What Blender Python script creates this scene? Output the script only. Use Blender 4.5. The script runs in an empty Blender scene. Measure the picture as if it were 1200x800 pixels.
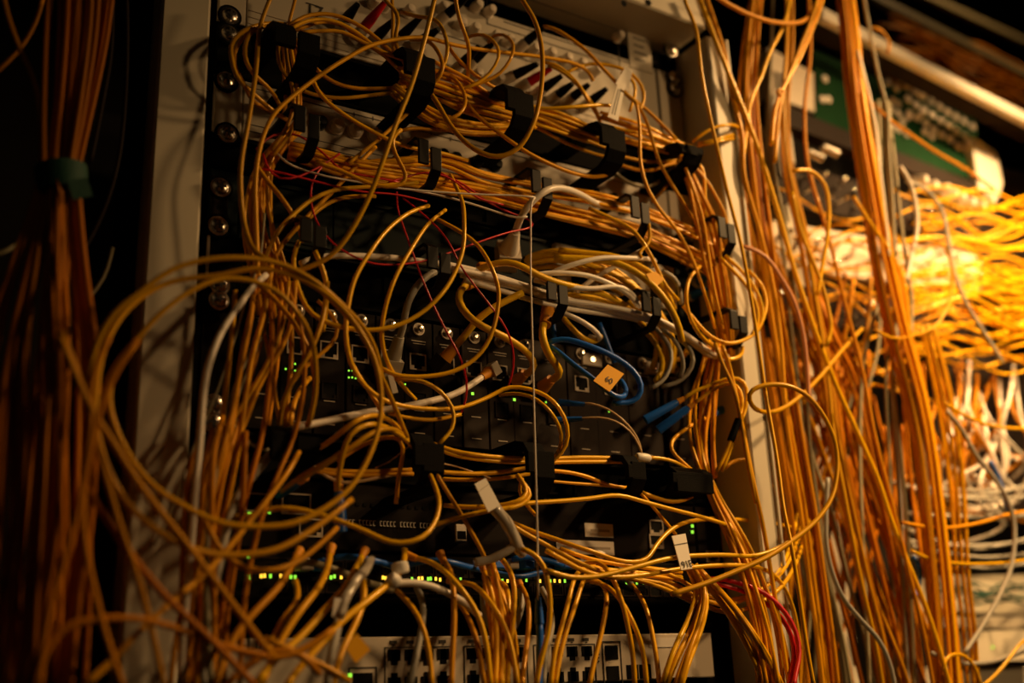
import bpy, bmesh, math, random
import numpy as np
from mathutils import Vector, Matrix
random.seed(7)
sc = bpy.context.scene
COL = sc.collection
H0 = 1.30                       # height of the lens above the floor, metres

# ------------------------------------------------------------------ camera
F = 1292.0
ax = np.array([2100., -320., -F]); az = np.array([-167., 4125., -F])
ax /= np.linalg.norm(ax); az /= np.linalg.norm(az)
az -= ax*(ax@az); az /= np.linalg.norm(az)
ay = np.cross(az, ax)
RC = np.stack([ax, ay, az], 1)
CAM = np.array([-0.2210, -0.7465, H0])
cam = bpy.data.cameras.new('camera'); co = bpy.data.objects.new('camera', cam); COL.objects.link(co)
M = Matrix([list(r) for r in RC.T]).to_4x4(); M.translation = Vector(CAM); co.matrix_world = M
cam.sensor_width = 36.0; cam.lens = F/1200*36.0
cam.clip_start = 0.01
cam.dof.use_dof = True; cam.dof.focus_distance = 0.87; cam.dof.aperture_fstop = 2.8
sc.camera = co
sc.view_settings.view_transform = 'Standard'; sc.view_settings.look = 'None'
sc.view_settings.exposure = 0.0; sc.view_settings.gamma = 1.0
sc.view_settings.use_curve_mapping = False

def P(x, y, d=0.0):
    """the place, d metres in front of the rack's front plane, that photo point x, y shows"""
    r = RC.T @ np.array([x-600., 400.-y, -F])
    return CAM + r*((-d-CAM[1])/r[1])
def zat(x, y, d=0.0): return P(x, y, d)[2]
def xat(x, y, d=0.0): return P(x, y, d)[0]

# --------------------------------------------------------------- materials
MATS = {}
def mat(key, col, rough=.45, metal=0., spec=.5, vary=0., noise=0., nscale=60., emit=0., trans=0., bump=0., coat=0., tint=None):
    m = bpy.data.materials.new(key); m.use_nodes = True
    nt = m.node_tree; b = nt.nodes['Principled BSDF']
    b.inputs['Base Color'].default_value = (*col, 1); b.inputs['Roughness'].default_value = rough
    b.inputs['Metallic'].default_value = metal; b.inputs['Specular IOR Level'].default_value = spec
    b.inputs['Coat Weight'].default_value = coat
    if tint: b.inputs['Specular Tint'].default_value = (*tint, 1)
    if trans: b.inputs['Transmission Weight'].default_value = trans
    src = None
    if vary:
        oi = nt.nodes.new('ShaderNodeObjectInfo'); hs = nt.nodes.new('ShaderNodeHueSaturation')
        mr = nt.nodes.new('ShaderNodeMapRange'); mr.inputs[3].default_value = .5-vary*.007; mr.inputs[4].default_value = .5+vary*.007
        mv = nt.nodes.new('ShaderNodeMapRange'); mv.inputs[3].default_value = 1-vary*.28; mv.inputs[4].default_value = 1+vary*.2
        ml = nt.nodes.new('ShaderNodeMath'); ml.operation = 'MULTIPLY'; ml.inputs[1].default_value = 7.31
        fr = nt.nodes.new('ShaderNodeMath'); fr.operation = 'FRACT'
        nt.links.new(oi.outputs['Random'], mr.inputs[0]); nt.links.new(oi.outputs['Random'], ml.inputs[0])
        nt.links.new(ml.outputs[0], fr.inputs[0]); nt.links.new(fr.outputs[0], mv.inputs[0])
        nt.links.new(mr.outputs[0], hs.inputs['Hue']); nt.links.new(mv.outputs[0], hs.inputs['Value'])
        hs.inputs['Color'].default_value = (*col, 1); src = hs.outputs[0]
    if noise or bump:
        tc = nt.nodes.new('ShaderNodeTexCoord'); n = nt.nodes.new('ShaderNodeTexNoise')
        n.inputs['Scale'].default_value = nscale; n.inputs['Detail'].default_value = 5
        nt.links.new(tc.outputs['Object'], n.inputs['Vector'])
        if noise:
            mx = nt.nodes.new('ShaderNodeMixRGB'); mx.blend_type = 'MULTIPLY'; mx.inputs[0].default_value = noise
            cr = nt.nodes.new('ShaderNodeValToRGB'); cr.color_ramp.elements[0].position = .3; cr.color_ramp.elements[1].position = .72
            cr.color_ramp.elements[0].color = (.35, .33, .3, 1)
            nt.links.new(n.outputs['Fac'], cr.inputs[0]); nt.links.new(cr.outputs[0], mx.inputs[2])
            mx.inputs[1].default_value = (*col, 1)
            if src: nt.links.new(src, mx.inputs[1])
            src = mx.outputs[0]
        if bump:
            bp = nt.nodes.new('ShaderNodeBump'); bp.inputs['Strength'].default_value = bump; bp.inputs['Distance'].default_value = .001
            nt.links.new(n.outputs['Fac'], bp.inputs['Height']); nt.links.new(bp.outputs[0], b.inputs['Normal'])
    if src: nt.links.new(src, b.inputs['Base Color'])
    if emit: b.inputs['Emission Color'].default_value = (*col, 1); b.inputs['Emission Strength'].default_value = emit
    MATS[key] = m; return m
mat('O', (.80, .40, .004), .30, spec=.45, vary=1.0, tint=(1,.62,.22))                 # orange fibre jacket
mat('Y', (.86, .48, .006), .26, spec=.6, vary=.6, tint=(1,.7,.3))                  # yellower fibre jacket
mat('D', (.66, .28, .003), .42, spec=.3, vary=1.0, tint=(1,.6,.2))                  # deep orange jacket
mat('E', (.48, .155, .002), .45, spec=.25, vary=1.0, tint=(1,.6,.2))        # red-orange jacket, darkened to carry the dimness at left and low curtain
mat('K', (.82, .50, .008), .38, vary=.3, tint=(1,.75,.4))                    # yellow copper patch cord
mat('W', (.90, .85, .77), .38, noise=.1)                 # off-white cord
mat('G', (.36, .35, .31), .5, vary=.5)                    # grey cord
mat('N', (.62, .42, .22), .35, vary=.3)                   # tan translucent pair
mat('V', (.30, .27, .16), .5, vary=.3)                    # olive grey thin cord
mat('R', (.62, .012, .02), .35)                           # red
mat('B', (.012, .13, .62), .35)                            # blue
mat('S', (.85, .80, .74), .3)                             # pale thread
mat('P', (.62, .25, .10), .4)                             # pinkish brown
mat('black', (.004, .004, .004), .42, spec=.16)
mat('matteblack', (.003, .003, .003), .8, spec=.05)
mat('velcro', (.003, .003, .003), .7, spec=.06, bump=.3, nscale=900)
mat('cream', (.62, .58, .47), .5, noise=.25, nscale=9, bump=.05)
mat('panel', (.52, .48, .40), .55, noise=.2, nscale=14)
mat('beige', (.66, .60, .50), .5, noise=.12, nscale=18)
mat('dark', (.010, .007, .006), .7, spec=.08, noise=.3, nscale=20)
mat('darker', (.004, .003, .003), .7, spec=.1)
mat('brownplate', (.020, .013, .010), .65, spec=.12, noise=.3, nscale=25)
mat('teal', (.005, .016, .018), .5, spec=.15, noise=.2, nscale=10)
mat('steel', (.62, .58, .52), .22, metal=1.)
mat('knob', (.70, .64, .55), .4)
mat('ink', (.02, .018, .016), .6)
mat('hole', (.003, .003, .003), .8, spec=.1)
mat('outline', (.42, .36, .28), .5)
mat('paper', (.88, .84, .76), .6, noise=.08, nscale=30)
mat('boot_yellow', (.85, .36, .03), .5)
mat('tag_yellow', (.92, .46, .006), .5, spec=.2)
mat('boot_orange', (.72, .30, .012), .5, spec=.3)
mat('green_strap', (.005, .07, .05), .7, bump=.4, nscale=500)
mat('pcb', (.003, .042, .011), .7, spec=.08, noise=.3, nscale=50)
mat('white', (.82, .79, .72), .4)
mat('white_glossy', (.85, .82, .76), .15)
mat('clear', (.50, .46, .40), .15, spec=.8)
mat('room', (.03, .022, .016), .8, noise=.5, nscale=5)
mat('led_green', (.30, .90, .05), emit=1.3)
mat('led_amber', (1., .55, .04), emit=2.0)
mat('pale', (.70, .62, .50), .5, noise=.25, nscale=12)

# ----------------------------------------------------------------- helpers
def tag(o, label=None, cat=None, group=None, kind=None):
    if label: o['label'] = label
    if cat: o['category'] = cat
    if group: o['group'] = group
    if kind: o['kind'] = kind
    return o
class MB:
    """collects shapes, all in world coordinates, then links them as ONE mesh object"""
    def __init__(s): s.v = []; s.f = []
    def add(s, v, f):
        n = len(s.v); s.v += [tuple(float(c) for c in p) for p in v]; s.f += [tuple(i+n for i in q) for q in f]; return s
    def box(s, x0, x1, d0, d1, z0, z1, c=0.0):
        """x range, range in front of the rack plane, z range; c chamfers the edges that run up"""
        if x0 > x1: x0, x1 = x1, x0
        if d0 > d1: d0, d1 = d1, d0
        if z0 > z1: z0, z1 = z1, z0
        c = min(c, (x1-x0)*.45, (z1-z0)*.45, (d1-d0)*.9)
        if c <= 0:
            v = [(x, -d, z) for z in (z0, z1) for d in (d0, d1) for x in (x0, x1)]
            f = [(0,1,3,2), (4,6,7,5), (0,4,5,1), (2,3,7,6), (0,2,6,4), (1,5,7,3)]
            return s.add(v, f)
        a = [(x0, z0), (x1, z0), (x1, z1), (x0, z1)]; b = [(x0+c, z0+c), (x1-c, z0+c), (x1-c, z1-c), (x0+c, z1-c)]
        v = [(x, -d0, z) for x, z in a]+[(x, -(d1-c), z) for x, z in a]+[(x, -d1, z) for x, z in b]
        f = [(3,2,1,0), (8,9,10,11)]
        for k in range(4):
            j = (k+1) % 4; f += [(k, j, 4+j, 4+k), (4+k, 4+j, 8+j, 8+k)]
        return s.add(v, f)
    def lathe(s, c, axis, prof, n=16):
        """prof: list of (distance along axis, radius) from c"""
        c = Vector(c); a = Vector(axis).normalized(); u = a.orthogonal().normalized(); w = a.cross(u)
        v = []; f = []
        for t, r in prof:
            for k in range(n):
                q = 2*math.pi*k/n; v.append(c+a*t+(u*math.cos(q)+w*math.sin(q))*r)
        for i in range(len(prof)-1):
            for k in range(n):
                j = (k+1) % n; f.append((i*n+k, i*n+j, (i+1)*n+j, (i+1)*n+k))
        f.append(tuple(range(n))[::-1]); f.append(tuple(range((len(prof)-1)*n, len(prof)*n)))
        return s.add(v, f)
    def strip(s, pts, x0, x1, th):
        """a band of thickness th following pts [(d, z)...], x0..x1 wide"""
        n = len(pts); off = []
        for i in range(n):
            p = np.array(pts[i]); a = np.array(pts[max(i-1, 0)]); b = np.array(pts[min(i+1, n-1)])
            t = (b-a)/np.linalg.norm(b-a); off.append((p+np.array([-t[1], t[0]])*th/2, p-np.array([-t[1], t[0]])*th/2))
        v = []; f = []
        for a, b in off: v += [(x0, -a[0], a[1]), (x1, -a[0], a[1]), (x1, -b[0], b[1]), (x0, -b[0], b[1])]
        for i in range(n-1):
            for k in range(4):
                j = (k+1) % 4; f.append((4*i+k, 4*i+j, 4*i+4+j, 4*i+4+k))
        f += [(3,2,1,0), (4*n-4, 4*n-3, 4*n-2, 4*n-1)]
        return s.add(v, f)
    def beam(s, a, b, up, w, h):
        """a bar between two points; up is its upward side, w across, h high"""
        a = Vector(a); b = Vector(b); t = (b-a).normalized(); n = t.cross(Vector(up)).normalized(); u = n.cross(t)
        v = []
        for p in (a, b): v += [p+n*w/2+u*h/2, p-n*w/2+u*h/2, p-n*w/2-u*h/2, p+n*w/2-u*h/2]
        return s.add(v, [(0,1,2,3), (7,6,5,4), (0,4,5,1), (1,5,6,2), (2,6,7,3), (3,7,4,0)])
    def tube(s, pts, r, n=8, closed=False):
        v, f = tube_mesh(pts, r, n); return s.add(v, f)
    def build(s, name, m, parent=None, smooth=None, base=None, bevel=0):
        if parent is not None: org = np.array(parent_world(parent))
        elif base is not None: org = np.array(base, dtype=float)
        else:
            a = np.array(s.v); org = (a.min(0)+a.max(0))/2; org[2] = a[:, 2].min()
        me = bpy.data.meshes.new(name)
        me.from_pydata([tuple(np.array(p)-org) for p in s.v], [], s.f)
        bm = bmesh.new(); bm.from_mesh(me); bmesh.ops.recalc_face_normals(bm, faces=bm.faces); bm.to_mesh(me); bm.free()
        me.materials.append(MATS[m] if isinstance(m, str) else m)
        o = bpy.data.objects.new(name, me); COL.objects.link(o)
        if smooth:
            me.shade_smooth()
            if smooth == 'auto': me.set_sharp_from_angle(angle=math.radians(38))
        if parent is not None:
            o.parent = parent
        else: o.location = org
        if bevel:
            bv = o.modifiers.new('bevel', 'BEVEL'); bv.width = bevel; bv.segments = 2; bv.limit_method = 'ANGLE'
        return o
def parent_world(p):
    w = Vector(p.location)
    while p.parent: p = p.parent; w += p.location
    return w
def empty(name, loc):
    o = bpy.data.objects.new(name, None); o.empty_display_size = .02; COL.objects.link(o); o.location = Vector([float(c) for c in loc]); return o

def catmull(pts, per):
    p = np.array(pts, float)
    if len(p) < 3: return p
    p = np.vstack([2*p[0]-p[1], p, 2*p[-1]-p[-2]]); out = []
    for i in range(1, len(p)-2):
        a, b, c, d = p[i-1], p[i], p[i+1], p[i+2]
        # centripetal parameters keep the curve from overshooting
        t0 = 0; t1 = t0+max(np.linalg.norm(b-a), 1e-6)**.5; t2 = t1+max(np.linalg.norm(c-b), 1e-6)**.5; t3 = t2+max(np.linalg.norm(d-c), 1e-6)**.5
        L = np.linalg.norm(c-b); k = max(2, min(24, int(L/per)))
        for t in np.linspace(t1, t2, k, endpoint=False):
            A1 = (t1-t)/(t1-t0)*a+(t-t0)/(t1-t0)*b; A2 = (t2-t)/(t2-t1)*b+(t-t1)/(t2-t1)*c; A3 = (t3-t)/(t3-t2)*c+(t-t2)/(t3-t2)*d
            B1 = (t2-t)/(t2-t0)*A1+(t-t0)/(t2-t0)*A2; B2 = (t3-t)/(t3-t1)*A2+(t-t1)/(t3-t1)*A3
            out.append((t2-t)/(t2-t1)*B1+(t-t1)/(t2-t1)*B2)
    out.append(p[-2]); out = np.array(out)
    if len(out) > 4:                                      # one light smoothing pass takes out tracing wobble
        s = out.copy(); s[1:-1] = .25*out[:-2]+.5*out[1:-1]+.25*out[2:]; out = s
    return out
def tube_mesh(pts, r, n=8):
    p = np.asarray(pts, float); m = len(p)
    t = np.zeros_like(p); t[1:-1] = p[2:]-p[:-2]; t[0] = p[1]-p[0]; t[-1] = p[-1]-p[-2]
    t /= np.maximum(np.linalg.norm(t, axis=1), 1e-9)[:, None]
    u = np.cross(t[0], [0.3, .1, .9]); u /= np.linalg.norm(u); V = []
    ang = np.arange(n)*2*math.pi/n; ca = np.cos(ang)[:, None]; sa = np.sin(ang)[:, None]
    rr = np.broadcast_to(np.asarray(r, float), (m,))
    for i in range(m):
        u = u-t[i]*(u@t[i]); u /= np.linalg.norm(u); w = np.cross(t[i], u)
        V.append(p[i]+rr[i]*(ca*u+sa*w))
    V = np.concatenate(V)
    f = [(i*n+k, i*n+(k+1) % n, (i+1)*n+(k+1) % n, (i+1)*n+k) for i in range(m-1) for k in range(n)]
    f.append(tuple(range(n))[::-1]); f.append(tuple(range((m-1)*n, m*n)))
    return [tuple(q) for q in V], f
def lettering(text, origin, size, xdir, zdir, m='ink', parent=None, name='lettering', ext=.0002):
    cu = bpy.data.curves.new(name, 'FONT'); cu.body = text; cu.size = size; cu.extrude = ext
    cu.materials.append(MATS[m]); tmp = bpy.data.objects.new(name, cu); COL.objects.link(tmp)
    dg = bpy.context.evaluated_depsgraph_get(); dg.update()
    me = bpy.data.meshes.new_from_object(tmp.evaluated_get(dg)); bpy.data.objects.remove(tmp)
    X = Vector(xdir).normalized(); Z = Vector(zdir); Z = (Z-X*Z.dot(X)).normalized(); N = X.cross(Z)
    R = Matrix((X, Z, N)).transposed().to_4x4(); R.translation = Vector([float(c) for c in origin])-(parent_world(parent) if parent else Vector())
    me.transform(R)
    if not me.materials: me.materials.append(MATS[m])
    o = bpy.data.objects.new(name, me); COL.objects.link(o)
    if parent: o.parent = parent
    return o

# ------------------------------------------------------------------ cables
def depthlist(spec, n):
    d = [float(v)/100 for v in str(spec).split(',')]
    if len(d) == 1: return [d[0]]*n
    return list(np.interp(np.linspace(0, 1, n), np.linspace(0, 1, len(d)), d))
def px_path(s): return [tuple(float(c) for c in q.split(',')) for q in s.split()]
def path3(s, dspec):
    q = px_path(s) if isinstance(s, str) else s
    ds = depthlist(dspec, len(q)); return [P(x, y, d) for (x, y), d in zip(q, ds)]
def cable(name, label, color, r, pts3, cat='cable', group=None, n=8, per=.006):
    c = catmull(pts3, per)
    mb = MB(); mb.tube(c, r/1000, n)
    o = mb.build(name, color, smooth=True, base=c[0]); tag(o, label, cat, group)
    o_curve[o.name] = c
    return o
o_curve = {}
def boot(o, end, color, length, r0, r1, name='connector_boot', bodymat=None, label=None):
    """a strain-relief boot and, beyond it, a square connector body on one end of a cable"""
    c = o_curve[o.name]; p = c[0] if end == 0 else c[-1]; q = c[min(3, len(c)-1)] if end == 0 else c[-min(4, len(c))]
    a = Vector(p)-Vector(q); a.normalize()
    mb = MB(); mb.lathe(Vector(p)-a*length*.3, a, [(0, r0), (length*.5, (r0+r1)/2), (length*.9, r1), (length, r1*1.05)], 12)
    b = mb.build(name, color, parent=o, smooth='auto')
    if label: b['label'] = label
    if bodymat:
        s = Vector(p)+a*length*.7; m2 = MB(); m2.beam(s, s+a*length*.9, (0, 0, 1), r1*2.3, r1*2.3)
        m2.build('connector_plug', bodymat, parent=o, bevel=.0004)
    return b
def strands(n, label, group, color, r, s, dspec, spread, name='fiber_cable', keep=None, wob=.28, wf=1., seed=1, per=.008, dsp=None, labels=None):
    """n separate cables that follow one route, each with its own wander"""
    rnd = random.Random(seed); base = path3(s, dspec); out = []
    sp = spread if isinstance(spread, (list, tuple)) else [spread]
    sps = np.interp(np.linspace(0, 1, len(base)), np.linspace(0, 1, len(sp)), sp)/1000
    todo = []
    for k in range(n):
        a = rnd.uniform(0, 2*math.pi); m = math.sqrt(rnd.random()); ca, sa = math.cos(a)*m, math.sin(a)*m
        pts = []; ph = rnd.uniform(0, 6.28); fq = rnd.uniform(.35, .8)*wf
        for i, b in enumerate(base):
            t = (base[min(i+1, len(base)-1)]-base[max(i-1, 0)]); t = t/np.linalg.norm(t)
            u = np.cross(t, [0, 1, 0]); u = u/max(np.linalg.norm(u), 1e-6); w = np.cross(t, u)
            q = ph+fq*i; g = sps[i]
            pts.append(b+u*g*(ca+wob*math.sin(q))+w*g*.7*(sa+wob*math.cos(q*1.1)))
        col = color if isinstance(color, str) else rnd.choice(color)
        rr = r*rnd.uniform(.9, 1.08)
        todo.append((sum(p[1] for p in pts)/len(pts), col, rr, pts))
    todo.sort(key=lambda t: t[0])                         # the nearest first: those stay separate cables
    keep = n if keep is None else keep
    for _, col, rr, pts in todo[:keep]: out.append(cable(name, label, col, rr, pts, group=group, n=7, per=per))
    for _, col, rr, pts in todo[keep:]: REST.setdefault(col, MB()).tube(catmull(pts, per*1.3), rr/1000, 6)
    return out
REST = {}                                                 # the cables past the three hundredth, by jacket
# ============================================================== the setting
def struct(name, m, *boxes, c=0):
    mb = MB()
    for b in boxes: mb.box(*b, c)
    return tag(mb.build(name, m), kind='structure')
struct('wall_back', 'room', (-2.2, 4.2, -1.75, -1.70, 0, 3.2))
struct('wall_left', 'room', (-1.35, -1.30, -1.70, .9, 0, 3.2))
struct('wall_right', 'room', (3.6, 3.65, -1.70, .9, 0, 3.2))
struct('floor', 'room', (-2.2, 4.2, -1.75, 1.6, -.05, 0))
struct('ceiling', 'room', (-2.2, 4.2, -1.75, 1.6, 3.2, 3.25))

# ------------------------------------------------- cabinet frame of the rack
rack = empty('rack_cabinet', (0.24, 0, .9))
tag(rack, 'open equipment cabinet with cream painted posts around the stacked devices', 'rack cabinet')
zt_, zb_ = H0+.62, 0.0
xl1 = xat(245, 60, .035); xl0 = xl1-.036
xr0 = xat(829, 40, .045); xr1 = xat(851, 60, .045)
mb = MB(); mb.box(xl0, xl1, -.06, .035, zb_, zt_, .002); lp = mb.build('left_post', 'cream', rack)
mb = MB(); mb.box(xl0-.004, xl0-.0005, -.05, .012, zb_, zt_, .001); mb.build('post_side_shade', 'dark', lp)  # dark sheet that paints the shade on the post's left side
mb = MB(); mb.box(xr0, xr1, -.02, .045, zb_, zt_, .002); rp = mb.build('right_post', 'cream', rack)
mb = MB(); mb.box(xr1-.0015, xr1+.0012, .0455, .048, zb_, zt_, .0004); mb.build('post_lip', 'cream', rp)
ztb = zat(822, 31, .045)
mb = MB(); mb.box(xl1, xr0, -.02, .045, ztb, ztb+.05, .002); tb = mb.build('top_beam', 'cream', rack)
mb = MB()
for (x, y) in ((731, 4), (760, 3)):
    mb.lathe(P(x, y, .0455), (0, -1, 0), [(0, .0035), (.0004, .0035)], 12)
mb.build('bolt_hole', 'hole', tb)
# perforated mounting rails behind the device ears
xe0, xe1 = .001, .021
for nm, a, b in (('mounting_rail', -.004, .030), ('mounting_rail', .452, .492)):
    mb = MB(); mb.box(a, b, -.05, -.004, zb_, zt_, .001); ra = mb.build(nm, 'matteblack', rack)
# dark interior panel behind the devices
mb = MB(); mb.box(xl1, xr0, -.40, -.395, zb_, zt_); mb.build('rear_panel', 'darker', rack)
mb = MB(); mb.box(xr1+.001, xr1+.006, -.40, -.02, zb_, zt_); mb.build('side_panel', 'darker', rack)

def R2(y, x=300): return zat(x, y, 0)
def screw(x, y, d, label=None, parent=None, r=.0062):
    c = P(x, y, d)
    mb = MB(); mb.lathe(c, (0, -1, 0), [(0, r*1.25), (.0012, r*1.25), (.0013, r*.98), (.0035, r*.85), (.0046, r*.45), (.0048, r*.05)], 20)
    o = mb.build('rack_screw' if parent is None else 'screw', 'steel', parent, smooth='auto', base=None if parent else c)
    m2 = MB(); w = r*.13; z = r*.5
    dd = -c[1]+.0049
    m2.box(c[0]-z, c[0]+z, dd-.0012, dd, c[2]-w, c[2]+w); m2.box(c[0]-w, c[0]+w, dd-.0012, dd+.00005, c[2]-z, c[2]+z)
    m2.build('cross_slot', 'ink', o)
    m3 = MB(); m3.lathe(c, (0, -1, 0), [(-.001, r*1.55), (.0009, r*1.55), (.001, r*1.2)], 20); m3.build('washer', 'matteblack', o)
    if label: tag(o, label, 'screw', 'cross-head screws on the left mounting rail')
    return o
SC = [(269,19,'topmost'), (268,40,'second from the top'), (265,95,'third from the top'), (266,157,'fourth from the top'),
      (258,220,'in the brown bracket, upper of its two'), (255,265,'in the brown bracket, lower of its two'), (257,334,'upper of the pair above the sockets'), (256,352,'lower of the pair above the sockets'),
      (250,474,'upper of the pair beside the lower tray'), (248,495,'lower of the pair beside the lower tray')]
for x, y, w in SC: screw(x, y, .003, 'cross-head rack screw on the left rail, '+w)
for x, y, w in ((786,60,'upper'), (790,92,'middle'), (791,104,'lower')):
    o = screw(x, y, .003, 'cross-head rack screw at the right end of the upper panel, '+w+' one'); o['group'] = 'cross-head screws on the right mounting rail'

PX0, PX1 = .024, .452
def device(name, label, cat, m, y0, y1, ear='same', x0=PX0, x1=PX1, depth=.28, d=.0, ears=True, bevel=.0008):
    """a rack device whose front spans the photo rows y0..y1 at x = 300"""
    z1, z0 = R2(y0)-.0006, R2(y1)+.0006
    root = empty(name, ((x0+x1)/2, -d, z0)); tag(root, label, cat)
    mb = MB(); mb.box(x0, x1, d-depth, d, z0, z1, bevel); mb.build('front_panel', m, root)
    if ears:
        for a, b in ((xe0, x0-.0012), (x1+.0012, .481)):
            mb = MB(); mb.box(a, b, d-.0035, d+.001, z0+.0004, z1-.0004, .0006); mb.build('mounting_ear', m if ear == 'same' else ear, root)
    return root, z0, z1
# ---- upper distribution panel
top, tz0, tz1 = device('distribution_panel', 'cream upper distribution panel with round white caps and black cable boots', 'patch panel', 'panel', -75, 36)
def outline(x0, x1, z0, z1, d, w, m, parent, name):
    mb = MB()
    mb.box(x0, x1, d, d+.0004, z0, z0+w); mb.box(x0, x1, d, d+.0004, z1-w, z1); mb.box(x0, x0+w, d, d+.0004, z0+w, z1-w); mb.box(x1-w, x1, d, d+.0004, z0+w, z1-w)
    return mb.build(name, m, parent)
def cap(x, y, parent, m='knob', r=.0049, L=.011, name='dust_cap', d=0.):
    c = P(x, y, d+.006)
    c = Vector((c[0], -d, c[2]))
    mb = MB(); mb.lathe(c, (0, -1, 0), [(0, r*1.12), (.002, r*1.12), (.0022, r), (L*.75, r*.96), (L, r*.7), (L+.0004, .0002)], 18)
    return mb.build(name, m, parent, smooth='auto')
for x, y in ((541,27),(557,33),(581,42),(597,47),(627,57),(646,62),(665,68),(682,74),(700,82),(560,86),(585,92),(440,2),(452,6),(520,8),(726,42),(560,6),(575,12),(480,12)): cap(x, y, top)
# printed fields on the panel's right end
zA = zat(600, 12); zB = zat(600, 52)
outline(xat(570,10), xat(725,60), zat(570,28), zat(570,-18), .0002, .0007, 'ink', top, 'printed_frame')
outline(xat(735,42), xat(764,80), zat(748,82), zat(748,38), .0002, .0006, 'outline', top, 'name_plate')
mb = MB(); mb.box(xat(735,42), xat(764,80), .0001, .0009, zat(748,81), zat(748,39)); mb.build('name_plate', 'panel', top)
mb = MB()
for k in range(4):
    zz = zat(748, 46+8*k); mb.box(xat(742,55), xat(757-(k % 2)*3,60), .001, .0013, zz-.0016, zz)
mb.build('printed_text', 'ink', top)
mb = MB(); mb.box(xat(590,20), xat(795,110), .0001, .0005, zat(700,62), zat(700,61)); mb.box(xat(500,10), xat(640,60), .0001, .0005, zat(600,66), zat(600,65))
mb.box(xat(764,60)+.002, xat(764,60)+.003, .0001, .0008, tz0, tz1); mb.build('printed_line', 'ink', top)
lettering('17', P(358, 16, .0004), .016, (1, 0, 0), (0, 0, 1), parent=top, name='handwritten_number')
mb = MB(); a = P(359, 3, .0006); mb.box(a[0], a[0]+.011, .0003, .0006, a[2]-.0004, a[2]+.0004); mb.build('printed_line', 'ink', top)
mb = MB()
for k in range(3): z = tz0+.004+.006*k; mb.box(PX0+.001, PX1-.001, .0001, .0006, z, z+.0005)
mb.build('printed_line', 'outline', top)

def connector(x0, y0, x1, y1, col, label, group, d0=.008, d1=.034, body=True):
    """a boot from its panel end x1, y1 to its cable end x0, y0"""
    a = Vector(P(x1, y1, d0)); b = Vector(P(x0, y0, d1)); t = (b-a).normalized(); L = (b-a).length
    mb = MB(); mb.lathe(a, t, [(0, .0046), (L*.3, .0044), (L*.85, .0028), (L, .0024)], 14)
    root = mb.build('fiber_connector', col, smooth='auto', base=a); tag(root, label, 'connector', group)
    m2 = MB(); m2.lathe(a-t*.016, t, [(0, .0042), (.004, .0042), (.0042, .0052), (.014, .0052), (.016, .0046)], 14); m2.build('connector_body', 'beige', root, smooth='auto')
    return root
GR = 'tapered boots plugged into the upper panel'
conn = [(419,5,406,22,'black','short black cable boot beside the handwritten 17, left of the red boot'),
 (451,3,427,32,'R','dark red cable boot near the top of the upper panel'),
 (461,24,442,43,'black','black cable boot just right of the dark red boot'),
 (493,20,470,43,'black','black cable boot under the arching cable, second right of the red one'),
 (514,34,497,46,'black','black cable boot behind the tall front cable'),
 (547,-3,524,17,'black','black cable boot cut by the top edge left of the white caps'),
 (562,54,540,76,'black','black cable boot pointing down beside the small loops'),
 (578,50,556,70,'black','black cable boot inside the two small loops'),
 (638,31,617,49,'black','black cable boot standing alone with one orange cable curling from it'),
 (630,75,603,88,'black','large black cable boot just above the third upper ring'),
 (646,80,620,96,'R','dark red cable boot among the black ones above the third upper ring'),
 (658,89,638,103,'black','first black cable boot right of the second red boot'),
 (671,98,655,110,'black','second black cable boot right of the second red boot'),
 (690,99,672,113,'black','third black cable boot right of the second red boot'),
 (711,104,693,118,'black','black cable boot behind the standing white flag label')]
for x0, y0, x1, y1, col, lab in conn: connector(x0, y0, x1, y1, col, lab, GR, .012, .03)

# ---- cable trays: a black back plate for each row of rings
def tray(name, label, y0, y1, m='matteblack', d=-.012):
    z1, z0 = R2(y0)-.0006, R2(y1)+.0006
    root = empty(name, (.24, -d, z0)); tag(root, label, 'cable tray')
    mb = MB(); mb.box(PX0, PX1, d-.002, d, z0, z1); mb.build('back_plate', m, root)
    mb = MB(); mb.box(PX0, PX1, d, d+.012, z0, z0+.002); mb.build('lower_flange', m, root)
    mb = MB(); mb.box(PX0, PX1, d, d+.012, z1-.002, z1); mb.build('upper_flange', m, root)
    for a, b in ((xe0, PX0-.001), (PX1+.001, .481)):
        mb = MB(); mb.box(a, b, -.003, .0005, z0+.001, z1-.001, .0005); mb.build('mounting_ear', m, root)
    return root
t1 = tray('cable_manager', 'black cable tray behind the topmost bundle of orange cables', 37, 96)
t2 = tray('cable_manager', 'black cable tray below the lower cream panel, second from the top', 166, 206)
t3 = tray('cable_manager', 'black cable tray behind the white cords, below the teal device', 284, 344)
t5 = tray('cable_manager', 'black cable tray under the module chassis', 506, 556)
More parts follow.
